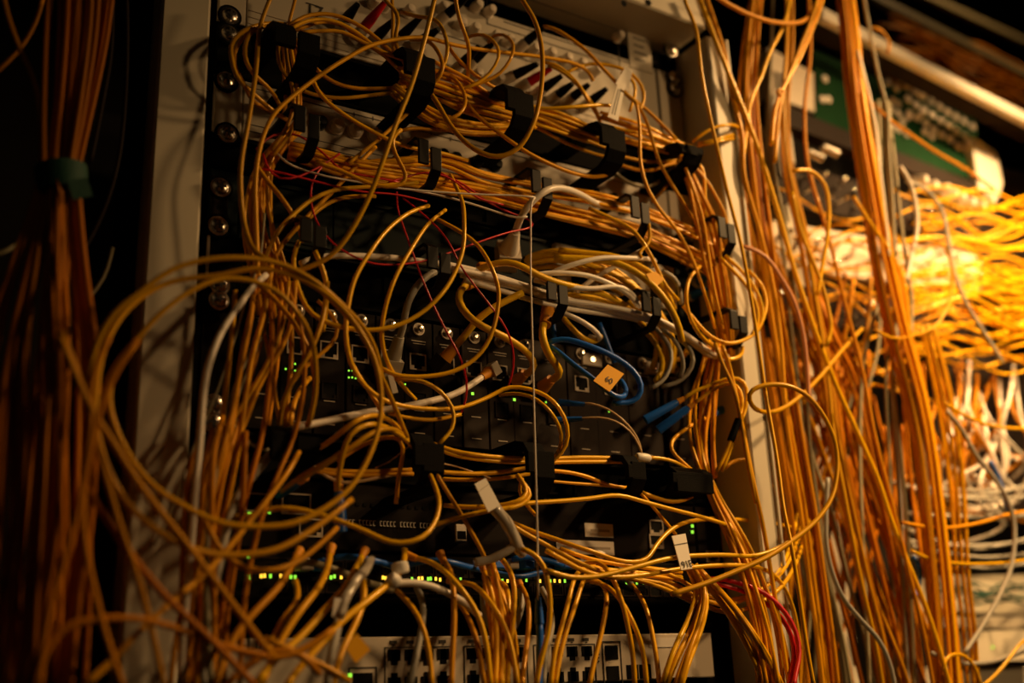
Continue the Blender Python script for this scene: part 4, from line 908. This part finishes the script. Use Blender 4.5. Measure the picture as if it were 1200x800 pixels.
strands(9, 'orange cable sagging in the lower part of the topmost bundle', 'orange cables sagging below the second topmost ring', ['O','O','Y'], 1.6,
  '462,100 490,122 515,138 545,147 580,150 610,148', '4,4,4.5,4.5,4.2,4', [7,9,8,6,6], seed=17, keep=5)
strands(13, 'orange cable in the bundle between the third and fourth rings of the topmost row', 'orange cables between the third and fourth topmost rings', ['O','O','Y'], 1.65,
  '600,130 635,140 665,152 700,166 728,176', '4,4,4,4,4', [9,14,15,12,9], seed=18, keep=7)
strands(12, 'orange cable in the bundle between the fourth and fifth rings of the topmost row', 'orange cables between the fourth and fifth topmost rings', ['O','Y'], 1.7,
  '705,140 735,148 762,156 788,168 812,176', '4.5,5,5,4.5,4', [12,14,13,9,6], seed=19, keep=6)
strands(9, 'orange cable spilling from the fifth topmost ring down to the row below', 'orange cables spilling from the fifth topmost ring', ['O','D'], 1.7,
  '798,180 806,205 816,235 826,262 832,300 838,340 844,385 850,420', '4,4.5,4.5,4,4,4,4,4', [6,9,13,15,14,14,12,8], seed=20, keep=5)
strands(9, 'orange cable in the flat hanging bunch above the fifth lowest ring', 'orange cables hanging above the fifth lowest ring', ['D','O'], 1.9,
  '838,405 833,430 826,460 822,500 824,530 830,560', '3.5,3.5,3,3,3,4', [8,12,15,15,12,8], seed=21, keep=5)
strands(13, 'orange cable pouring from the fifth lowest ring down to the right', 'orange cables pouring from the fifth lowest ring', ['O','D'], 1.9,
  '828,558 838,585 855,620 870,655 884,700 895,750 902,805', '4,4,5,6,7,7,7', [5,7,10,13,15,18,20], seed=22, keep=7)
strands(6, 'yellow-orange cable in the tight sheaf falling from under the printed flag label', 'yellow-orange cables in the sheaf at the right sockets', ['O','Y'], 2.0,
  '810,664 822,685 824,706 815,735 800,770 788,805', '6,7,8,8,9,9', [4,5,6,7,8,9], seed=23)
strands(5, 'yellow-orange cable sweeping from the flag label out to the bottom right', 'yellow-orange cables sweeping to the bottom right of the rack', ['Y','O'], 1.9,
  '812,664 835,690 858,718 880,752 898,785 908,810', '6,7,7,8,8,8', [4,5,6,7,8], seed=24, keep=4)
strands(3, 'yellow cable bowing flat behind the red cables', 'yellow cables bowing behind the red cables', ['Y'], 1.9,
  '742,672 780,680 815,700 845,712 878,706 905,690 925,664 936,635 944,605', '5,5,5.5,6,6,6,4,1,-1', [5,6,7,7,8], seed=25)
strands(6, 'orange cable sunk in the cluster hanging over the middle sockets', 'orange cables sunk in the middle cluster', ['O','D'], 1.9,
  '572,655 580,690 590,730 592,770 590,810', '3,5,6,6,6', [5,9,13,14,15], seed=26, keep=2)
strands(5, 'yellow cable end tucked into the sockets under the level cables', 'yellow cable ends tucked into the lit sockets', ['Y','O'], 1.7,
  '655,650 690,662 725,668 765,672 800,676', '4,4.5,5,5,5', [5,5,6,7], seed=27, keep=0)
strands(9, 'yellow cord in the slack bunch behind the pale cords', 'yellow cords behind the pale cords', ['K','K','G'], 2.4,
  '612,312 640,303 668,304 700,314 730,330 755,352 775,378 785,405 780,435', '-1.2,1.5,2.5,3,3,3,3,3,2', [8,11,12,11,10,10,12], name='network_cable', seed=28)
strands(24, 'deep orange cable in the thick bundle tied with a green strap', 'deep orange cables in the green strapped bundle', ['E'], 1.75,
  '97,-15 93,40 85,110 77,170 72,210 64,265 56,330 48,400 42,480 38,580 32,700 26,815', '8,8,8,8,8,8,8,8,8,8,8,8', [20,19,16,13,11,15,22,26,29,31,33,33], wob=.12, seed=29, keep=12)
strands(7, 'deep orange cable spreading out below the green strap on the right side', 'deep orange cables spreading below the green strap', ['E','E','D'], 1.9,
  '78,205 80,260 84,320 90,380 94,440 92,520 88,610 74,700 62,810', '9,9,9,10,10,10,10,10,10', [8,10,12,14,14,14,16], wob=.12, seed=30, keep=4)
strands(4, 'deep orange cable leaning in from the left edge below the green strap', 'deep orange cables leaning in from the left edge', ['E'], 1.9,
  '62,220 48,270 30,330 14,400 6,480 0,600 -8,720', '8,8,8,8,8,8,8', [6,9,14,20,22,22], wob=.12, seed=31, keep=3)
EXTRA = """
fiber_cable|deep orange cable curving in from the top left corner to the green strap|D|1.8|7|2,-15 8,15 20,50 40,95 48,140 52,185
fiber_cable|dark cable crossing the top left corner|D|1.6|5|52,-10 42,25 25,55 0,80 -12,90
thin_wire|dim grey wire arcing between the green strap and the left post|brownplate|1.5|4|148,-10 149,40 147,110 140,180 126,235 108,275 92,302
thin_wire|dim grey wire just right of the strapped bundle|brownplate|1.5|5|132,-10 130,60 118,130 106,190
thin_wire|dim grey wire low at the left edge|V|1.6|4|-10,300 10,293 28,278 45,258
thin_wire|faint wire behind the left post at mid height|V|1.4|2|92,362 105,348 122,325 132,290
"""
for line in EXTRA.strip().splitlines():
    name, label, col, r, d, path = line.split('|'); END[label] = cable(name, label, col, float(r), path3(path, d))
a = Vector(P(71, 195, .08)); b = Vector(P(74, 228, .08)); t = (b-a).normalized()
mb = MB(); L = (b-a).length
mb.lathe(a, t, [(0, .0135), (.001, .0155), (L-.001, .0150), (L, .0132)], 28)
st = mb.build('velcro_strap', 'green_strap', smooth='auto'); tag(st, 'dark green strap binding the thick orange bundle on the left', 'strap')
mb = MB(); mb.beam(Vector(P(90, 210, .10)), Vector(P(97, 232, .098)), (0, -1, 0), .012, .0015); mb.build('strap_end', 'green_strap', st)
# ======================================================= the curtain of cables
CUR = """
fiber_cable|wide bright orange cable running diagonally through the whole cable curtain|Y|2.6|6,5,4,4,4|817,-8 842,57 862,107 885,165 915,260 932,320 962,407 982,457 1007,512 1030,565 1042,602 1060,650 1085,712 1105,775 1115,812
fiber_cable|yellow cable beside the right post crossing to the right at mid height|O|2.2|5,5,4|826,-8 848,60 858,110 870,160 872,205 890,270 905,330 915,400 920,480
fiber_cable|orange cable sagging level across the top of the curtain|D|2.4|8,6,5|836,-6 855,6 885,20 915,27 940,25 955,10 962,-8
fiber_cable|pair of olive cables crossing down left from the top of the curtain|Y|1.9|5|928,-8 918,30 902,62 892,90 880,118 876,140 872,180
fiber_cable|cable folding at the small round yellow end under the curtain's top|O|2.0|6|966,-8 958,18 945,50 935,72 925,90 915,108 908,130 904,170
fiber_cable|second cable running with the one that folds at the round end|O|1.9|6|960,-8 952,20 938,55 928,80 918,105 912,140 908,190
fiber_cable|yellow cable bowing beside the glowing panels of the far rack|Y|2.0|5|930,200 950,200 966,215 971,240 970,275 964,310 958,345
fiber_cable|orange cable curving through the middle of the curtain|Y|2.2|5|928,225 938,270 950,300 962,330 970,360 974,385 968,405
fiber_cable|large loop of thin brown fibre hanging in front of the far rack|O|1.5|4|1072,283 1088,281 1105,288 1114,305 1116,330 1108,365 1092,385 1070,393 1045,396 1025,386
network_cable|grey cord curving over the far rack down to the right|G|2.2|2,3,4|1062,212 1085,222 1103,245 1110,275 1120,325 1132,355 1150,385 1163,405 1175,425
network_cable|grey cord bowing down from the far rack past the white tangle|G|2.3|4|1110,482 1125,500 1145,535 1165,560 1178,580 1188,610 1186,660 1170,700 1150,735 1130,765
network_cable|grey cord drooping at the lower right corner|G|2.4|3|1092,765 1115,775 1150,777 1180,770 1210,758
network_cable|dull grey cord swinging down the middle of the curtain|G|2.2|5|970,560 968,600 970,650 985,695 1005,722 1030,750 1042,775 1050,810
network_cable|pair of grey cords hanging in the dense bundle near the top|V|2.0|4|1011,-8 1018,30 1030,90 1040,130 1042,180 1046,240 1048,300
network_cable|pale cord hanging just right of the dense bundle|W|1.9|4|1005,60 1018,110 1026,150 1030,190 1036,240 1042,300
network_cable|white cord looping beside the dense bundle over the far rack|W|2.2|3|1055,195 1067,215 1074,245 1074,275 1068,300 1062,330
fiber_cable|rust coloured cable slanting right across the green board|D|1.9|3|1010,110 1040,138 1070,160 1100,180 1130,197 1165,222
fiber_cable|orange cable slanting down from the right of the dense bundle|Y|2.0|4|1000,230 1020,262 1040,290 1055,318 1062,350 1066,390
fiber_cable|orange cable hooked over the top bar of the far rack|D|1.8|2|1022,32 1032,35 1042,48 1040,62
fiber_cable|yellow cable sagging at the right over the white tangle|Y|1.8|4|1107,472 1128,485 1150,495 1175,501 1210,502
fiber_cable|level orange cable in front of the lower dark opening, upper|D|1.8|3|1058,612 1085,617 1115,618 1150,612 1180,603 1210,598
fiber_cable|level orange cable in front of the lower dark opening, lower|Y|1.8|3|1068,645 1090,655 1120,660 1170,660 1210,655
fiber_cable|small yellow arc at the foot of the curtain near the bottom edge|Y|1.8|4|1105,785 1108,772 1118,766 1130,768 1142,780 1150,805
fiber_cable|yellow cable coming from the bottom edge up to the right|Y|1.8|4|1150,805 1165,792 1180,775 1195,755 1208,745
network_cable|blue cord hanging in the lower right behind the curtain|B|2.4|2|1070,652 1078,665 1076,690 1070,700
network_cable|dark blue cord slanting at the right under the yellow sag|B|2.6|2|1160,540 1170,560 1178,585 1182,600
"""
for line in CUR.strip().splitlines():
    name, label, col, r, d, path = line.split('|'); END[label] = cable(name, label, col, float(r), path3(path, d))
mb = MB(); mb.lathe(P(913, 109.5, .062), (0, -1, 0), [(0, .0042), (.004, .0042), (.004, .0026), (.002, .0026)], 20)
tag(mb.build('cable_end_cap', 'tag_yellow', smooth='auto'), 'small round yellow cable end hanging at the top of the curtain', 'cable end')

strands(17, 'orange cable in the dense straight bundle that hangs in front of the green board', 'orange cables in the dense hanging bundle', ['O','D','D','Y'], 2.1,
  '990,-15 997,40 1002,100 1010,160 1020,220 1030,280 1042,340 1056,400 1072,460 1084,520 1094,600 1102,680 1108,750 1112,815', '3,3,3,3,3,3,3,3,3,3,3,3,3,3', [12,12,13,15,17,17,15,15,16,18], wob=.12, seed=40, keep=11, per=.01)
strands(8, 'orange cable in the loose strands hanging straight beside the right post', 'orange cables hanging straight beside the right post', ['D','E','O','D'], 2.1,
  '890,-15 882,60 880,130 886,200 895,280 905,360 918,440 930,520 944,600 955,680 965,750 972,815', '2,2,2,2,2,2,2,2,2,2,2,2', [14,20,22,22,24,26,28,30], wob=.12, seed=41, keep=7, per=.01)
strands(9, 'orange cable in the broad middle of the hanging curtain', 'orange cables in the broad middle of the curtain', ['D','E','O','V'], 2.1,
  '925,-15 925,60 920,130 925,200 945,280 960,360 975,440 985,520 1000,600 1015,680 1030,750 1040,815', '1,1,1,1,1,1,1,1,1,1,1,1', [26,30,26,30,36,42,46,50,50,50], wob=.12, seed=42, keep=5, per=.01)
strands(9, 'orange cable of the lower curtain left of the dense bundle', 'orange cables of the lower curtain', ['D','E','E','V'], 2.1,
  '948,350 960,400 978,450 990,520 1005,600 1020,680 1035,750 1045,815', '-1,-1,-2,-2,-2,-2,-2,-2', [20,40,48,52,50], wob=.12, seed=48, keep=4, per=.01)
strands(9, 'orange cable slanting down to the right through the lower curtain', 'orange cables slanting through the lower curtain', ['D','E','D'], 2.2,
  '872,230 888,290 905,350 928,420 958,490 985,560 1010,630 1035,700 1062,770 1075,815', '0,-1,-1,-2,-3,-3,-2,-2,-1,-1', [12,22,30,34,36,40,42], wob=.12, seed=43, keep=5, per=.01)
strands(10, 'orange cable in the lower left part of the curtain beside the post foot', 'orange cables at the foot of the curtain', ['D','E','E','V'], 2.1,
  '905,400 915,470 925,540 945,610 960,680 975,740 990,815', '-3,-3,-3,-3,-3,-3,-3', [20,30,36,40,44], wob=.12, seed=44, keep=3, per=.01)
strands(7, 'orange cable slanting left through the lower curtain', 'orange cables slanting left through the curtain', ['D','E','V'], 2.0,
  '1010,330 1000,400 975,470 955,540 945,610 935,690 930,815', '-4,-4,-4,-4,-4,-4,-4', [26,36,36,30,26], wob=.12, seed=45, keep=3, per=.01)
strands(6, 'grey-olive cable hanging among the orange ones in the curtain', 'grey-olive cables in the curtain', ['G','V'], 2.0,
  '1035,120 1040,200 1045,280 1050,350 1040,430 1045,520 1050,600 1055,700 1060,815', '1,1,1,1,1,1,1,1,1', [10,16,22,36,50,50,50], name='network_cable', wob=.12, seed=46, per=.01)
strands(5, 'orange cable hanging apart at the right of the dense bundle', 'orange cables right of the dense bundle', ['O','D'], 1.9,
  '1085,380 1100,440 1112,500 1120,560 1124,620 1128,680 1135,740 1140,810', '2,2,2,2,2,2,2,2', [14,16,14,12,12], wob=.12, seed=47, keep=3, per=.01)

# ============================================================== second rack
D2 = -.12
def P2(x, y, dd=0.): return P(x, y, D2+dd)
r2 = empty('rack_cabinet', P2(1060, 700)); tag(r2, 'second equipment cabinet at the right, brightly lit behind the cable curtain', 'rack cabinet')
X2a, X2b = xat(905, 300, D2), xat(1320, 300, D2)+.2
mb = MB(); mb.box(X2a-.03, X2b, D2-.36, D2-.355, 0, H0+.95); mb.build('rear_panel', 'room', r2)
mb = MB(); mb.box(xat(905,100,D2), xat(921,100,D2), D2-.03, D2+.0, 0, H0+.75, .002); mb.build('left_post', 'cream', r2)
# the bright bar along the top and its soffit, coloured dark to hold the underside's shade
a = Vector(P2(960, 17, .06)); b = Vector(P2(1290, 186, .06))
mb = MB(); mb.beam(a, b, (0, 0, 1), .012, .017); tb2 = mb.build('top_bar', 'white', r2, bevel=.002)
mb = MB(); mb.beam(a+Vector((0, .021, -.004)), b+Vector((0, .021, -.004)), (0, 0, 1), .028, .004); mb.build('soffit', 'brownplate', r2)
# green board with rows of pale pins
def slab(name, m, corners, thick, label=None, cat=None, parent=None, dd=0.):
    q = [Vector(P2(x, y, dd)) for x, y in corners]; n = Vector((0, 1, 0))*thick
    mb = MB(); k = len(q); mb.add(q+[p+n for p in q], [tuple(range(k)), tuple(range(k, 2*k))[::-1]]+[(i, (i+1) % k, (i+1) % k+k, i+k) for i in range(k)])
    o = mb.build(name, m, parent, bevel=.0006)
    if label: tag(o, label, cat)
    return o
board = slab('terminal_board', 'pcb', [(952,58),(1145,140),(1145,212),(955,150)], .004, 'green terminal board with rows of pale round pins on the far rack', 'circuit board')
pins = []
def pin(x, y, r=.0056, m='white_glossy', L=.004):
    c = P2(x, y, .001); mb = MB(); mb.lathe(c, (0, -1, 0), [(0, r*1.1), (.002, r*1.1), (.0022, r*.8), (L*.8, r*.8), (L, r*.45)], 10)
    return mb.build('pin', m, board, smooth='auto')
for k in range(9):
    x = 1062+k*9.6; y0 = 102+k*5.8
    for j in range(3): pin(x+j*1.5, y0+15*j*(1+.02*k)+rl.uniform(-1, 1))
for x, y in ((1040,97),(1050,104),(1045,118),(1052,122),(1043,128),(1052,134),(1057,143),(1047,148),(1064,137),(1053,152),(1062,157),(1078,112),(1081,133),(1083,155),(1091,160),(1066,95),(1054,94),(966,93),(970,117),(963,117)): pin(x, y, .0050)
slab('board_frame', 'white', [(1138,160),(1150,166),(1168,180),(1175,215),(1170,232),(1148,222)], .02, 'white rounded bracket at the right end of the green board', 'bracket', dd=.012)
# cream panels behind the cables
def panel2(name, label, corners, m='pale', dd=0., thick=.02): return slab(name, m, corners, thick, label, 'panel', dd=dd)
panel2('filler_panel', 'bright cream square panel left of the green board', [(900,55),(958,88),(956,132),(905,112)])
panel2('filler_panel', 'dark sloping rail under the cream square panel', [(900,115),(1145,215),(1150,232),(905,140)], 'brownplate', .01)
pp = [('patch_panel', 'dark patch panel behind the curtain just under the bright glints', [(905,185),(1150,252),(1150,285),(905,236)]),
      ('patch_panel', 'cream patch panel at mid height behind the curtain', [(905,258),(1150,300),(1150,345),(905,312)]),
      ('patch_panel', 'dark patch panel lowest of the three behind the curtain', [(905,330),(1150,360),(1150,400),(905,375)])]
gl = random.Random(5)
for nm, lab, c in pp:
    o = panel2(nm, lab, c, 'pale' if 'mid' in lab else 'brownplate')
    for k in range(11):
        for j in range(2):
            x = 914+k*22+gl.uniform(-2, 2); t = (x-905)/245; yt = c[0][1]+(c[1][1]-c[0][1])*t; yb = c[3][1]+(c[2][1]-c[3][1])*t
            q = P2(x, yt+(yb-yt)*(.3+.42*j), .0); mb = MB(); r = gl.uniform(.0022, .0034)
            mb.lathe(q, (gl.uniform(-.25, .25), -1, gl.uniform(-.2, .2)), [(0, r), (.003, r), (.0032, r*.8), (.013, r*.8), (.014, r*1.2), (.020, r*1.1), (.022, r*.5)], 12); mb.build('metal_socket', 'steel', o, smooth='auto')
# bright upright guides and glossy pieces just behind the curtain
for k, (x0, x1, y0, y1) in enumerate(((909,917,118,205),(921,929,128,215))):
    q0, q1 = P2(x0, y0, .02), P2(x1, y1, .02); mb = MB(); mb.box(q0[0], q1[0], .02-.12-.004, .02-.12, q1[2], q0[2], .001)
    tag(mb.build('upright_guide', 'white'), ['white upright guide nearest the post, seen through the cables', 'white upright guide right of the first one, seen through the cables'][k], 'guide')
for k, (x, y, w) in enumerate(((945,178,.022),(962,172,.024))):
    q = P2(x, y, .03); mb = MB(); mb.lathe(q, (.9, -.3, -.35), [(0, .002), (.002, .006), (w, .006), (w+.002, .002)], 16)
    tag(mb.build('metal_coupler', 'steel', smooth='auto'), ['glinting metal coupler left of the dense bundle', 'glinting metal coupler touching the dense bundle'][k], 'coupler')
for k, (x, y) in enumerate(((1095,222),(1104,228),(1113,232),(1124,238),(1136,240),(1147,236),(1080,218),(1068,212))):
    q = P2(x, y, .035); mb = MB(); mb.beam(q, Vector(q)+Vector((.006, -.020, -.004)), (0, 0, 1), .010, .009)
    tag(mb.build('plug', 'white_glossy', bevel=.001), 'white plug in the bright row above the yellow tangle', 'plug', 'white plugs above the yellow tangle')
# dark bay right of the board and things below
slab('side_column', 'brownplate', [(1142,190),(1215,205),(1215,330),(1142,320)], .02, 'dark column between bracket and right edge', 'column', dd=-.02)
slab('patch_panel', 'pale', [(1085,245),(1138,260),(1138,385),(1085,372)], .02, 'pale panel seen through the yellow tangle at the right', 'panel', dd=-.015)
slab('shelf_unit', 'cream', [(1078,675),(1215,672),(1215,720),(1078,716)], .02, 'pale low unit at the right with thin green wires over it', 'device')
o = slab('network_device', 'cream', [(1138,740),(1215,737),(1215,773),(1138,776)], .05, 'pale box with one small green light near the bottom right corner', 'device', dd=.02)
q = P2(1163, 758, .0205); mb = MB(); mb.box(q[0]-.001, q[0]+.001, -q[1], -q[1]+.001, q[2]-.001, q[2]+.001); mb.build('led', 'led_green', o)
mb = MB()
for k in range(3): q = P2(1176, 750+6*k, .0205); mb.box(q[0], q[0]+.010, -q[1], -q[1]+.0004, q[2]-.0004, q[2]+.0004)
mb.build('printed_text', 'ink', o)
slab('blank_panel', 'brownplate', [(1070,400),(1215,420),(1215,610),(1070,590)], .02, 'dark panel behind the white tangle', 'panel', dd=-.06)
slab('shelf_board', 'panel', [(1078,722),(1215,722),(1215,736),(1078,734)], .05, 'grey shelf above the pale box at the right', 'shelf', dd=.0)
slab('network_device', 'panel', [(1085,782),(1215,780),(1215,815),(1085,815)], .05, 'grey device cut by the bottom edge at the right', 'device', dd=.0)
# thin green wires over the low unit
def tangle(name, label, cat, m, n, gen, r, seed, per=.012):
    rnd = random.Random(seed); mb = MB()
    for k in range(n):
        pts = gen(rnd, k); mb.tube(catmull([P(x, y, d) for x, y, d in pts], per), r*rnd.uniform(.85, 1.15)/1000, 6)
    return tag(mb.build(name, m, smooth=True), label, cat, kind='stuff')
def into_rest(m, n, gen, r, seed, per=.012):
    rnd = random.Random(seed)
    for k in range(n): REST.setdefault(m, MB()).tube(catmull([P(x, y, d) for x, y, d in gen(rnd, k)], per), r*rnd.uniform(.85, 1.15)/1000, 6)
def g_green(rnd, k): x = 1085+rnd.random()*30; y = 688+rnd.random()*14; return [(x+i*22, y+rnd.uniform(-9, 9), -.10+rnd.uniform(0, .02)) for i in range(6)]
tangle('wire_tangle', 'thin dark green wires strewn over the pale low unit', 'wires', 'green_strap', 8, g_green, 1.2, 8)
def g_yel(rnd, k):
    y = 212+rnd.random()**.9*205; s = rnd.uniform(-.05, .35); x0 = 1042+rnd.random()*45; amp = rnd.uniform(4, 16); ph = rnd.uniform(0, 6.3); d0 = rnd.uniform(-.10, -.02)
    return [(x0+i*26, y+s*i*12+amp*math.sin(ph+i*1.1), d0+.012*math.sin(ph*2+i)) for i in range(9)]
into_rest('Y', 24, g_yel, 1.7, 21)
into_rest('O', 24, g_yel, 1.7, 22)
def g_hid(rnd, k):
    y = 225+rnd.random()*200; x0 = 890+rnd.random()*60; ph = rnd.uniform(0, 6.3); s = rnd.uniform(-.2, .9)
    return [(x0+i*24, y+s*i*14+14*math.sin(ph+i*.9), rnd.uniform(-.09, -.03)) for i in range(7)]
into_rest('O', 18, g_hid, 1.6, 23)
def g_white(rnd, k):
    x = 1095+rnd.random()*110; y = 420+rnd.random()*60; a = rnd.uniform(-40, 40); L = rnd.uniform(90, 170)
    return [(x, y, -.09), (x+a*.3, y+L*.3, -.06+rnd.uniform(-.02, .02)), (x+a, y+L*.6, -.06), (x+a*.4+rnd.uniform(-40, 40), y+L*.85, -.08), (x+rnd.uniform(-70, 70), y+L, -.10)]
tangle('cord_tangle', 'tangle of white and grey cords below the yellow fibres at the right', 'cord tangle', 'W', 13, g_white, 2.1, 24)
tangle('cord_tangle', 'orange and brown cords woven through the white tangle', 'cord tangle', 'D', 12, g_white, 1.9, 25)
def g_low(rnd, k):
    y = 560+rnd.random()*95; x0 = 1040+rnd.random()*30; s = rnd.uniform(3, 30)
    return [(x0+i*34, y+s*math.sin(i*.6), -.08+rnd.uniform(0, .03)) for i in range(7)]
tangle('cord_tangle', 'pale cords drooping level in front of the lower dark opening', 'cord tangle', 'G', 8, g_low, 2.1, 26)
def g_mid(rnd, k):
    x = 900+rnd.random()*190; y = 380+rnd.random()*120; a = rnd.uniform(-60, 60); L = rnd.uniform(160, 330); d0 = rnd.uniform(-.10, -.03)
    return [(x, y, d0), (x+a*.25, y+L*.3, d0+rnd.uniform(-.01, .01)), (x+a*.7, y+L*.65, d0), (x+a*.6+rnd.uniform(-30, 30), y+L, d0)]
into_rest('E', 40, g_mid, 2.1, 27)
# overhead ladder and the dim cables on it, above the far rack
for k, (p, q_, dd) in enumerate((((990,-20),(1260,118),-.30), ((1050,-20),(1300,95),-.45))):
    a = Vector(P(*p, dd)); b = Vector(P(*q_, dd)); mb = MB(); mb.beam(a, b, (0, 0, 1), .012, .012)
    tag(mb.build('ladder_rail', 'V'), ['near rail of the overhead cable ladder at the top right', 'far rail of the overhead cable ladder at the top right'][k], 'rail')
def g_top(rnd, k): y = 20+rnd.random()*60; x0 = 1020+rnd.random()*60; return [(x0+i*40, y+i*18+rnd.uniform(-12, 12), -.38+rnd.uniform(-.04, .04)) for i in range(6)]
tangle('overhead_cables', 'dim orange cables lying on the overhead ladder at the top right', 'fibre tangle', 'D', 16, g_top, 3.0, 28)

# every remaining fibre, too many to keep apart: one object
allm = MB(); cols = []; idx = []
for m, b in REST.items(): allm.add(b.v, b.f); cols.append(m); idx += [len(cols)-1]*len(b.f)
o = allm.build('fiber_tangle', cols[0], smooth=True)
for m in cols[1:]: o.data.materials.append(MATS[m])
o.data.polygons.foreach_set('material_index', idx)
tag(o, 'mass of orange and yellow fibres behind the separate cables and all over the far rack', 'fibre tangle', kind='stuff')
# ================================================================= lighting
def area(name, loc, target, size, power, col=(1., .565, .215), spread=180):
    l = bpy.data.lights.new(name, 'AREA'); l.shape = 'DISK'; l.size = size; l.energy = power; l.color = col; l.spread = math.radians(spread)
    o = bpy.data.objects.new(name, l); COL.objects.link(o); o.location = loc
    o.rotation_euler = (Vector(target)-Vector(loc)).to_track_quat('-Z', 'Y').to_euler(); return o
area('work_lamp', (1.08, -.48, H0+.92), (.70, .05, H0+.18), .08, 4.1, spread=86)
area('rack_boost', (1.28, -.40, H0+1.10), (1.08, .12, H0+.42), .07, 2.6, spread=42)  # added spot, brightens the far rack beyond the work lamp
area('aisle_lamp', (.98, -1.05, H0+.60), (.56, 0, H0+.12), .10, 1.3, spread=84)
area('ceiling_lamp', (-.9, -1.5, H0+1.0), (0, 0, H0+.2), .5, .10, (1., .60, .25))
area('ladder_fill', (1.75, .05, H0+1.75), (1.5, .5, H0+.9), .10, 1.6, spread=110)  # added light so the overhead ladder stands out from black
w = bpy.data.worlds.new('room_dark'); sc.world = w; w.use_nodes = True
w.node_tree.nodes['Background'].inputs[0].default_value = (.02, .013, .007, 1); w.node_tree.nodes['Background'].inputs[1].default_value = .1
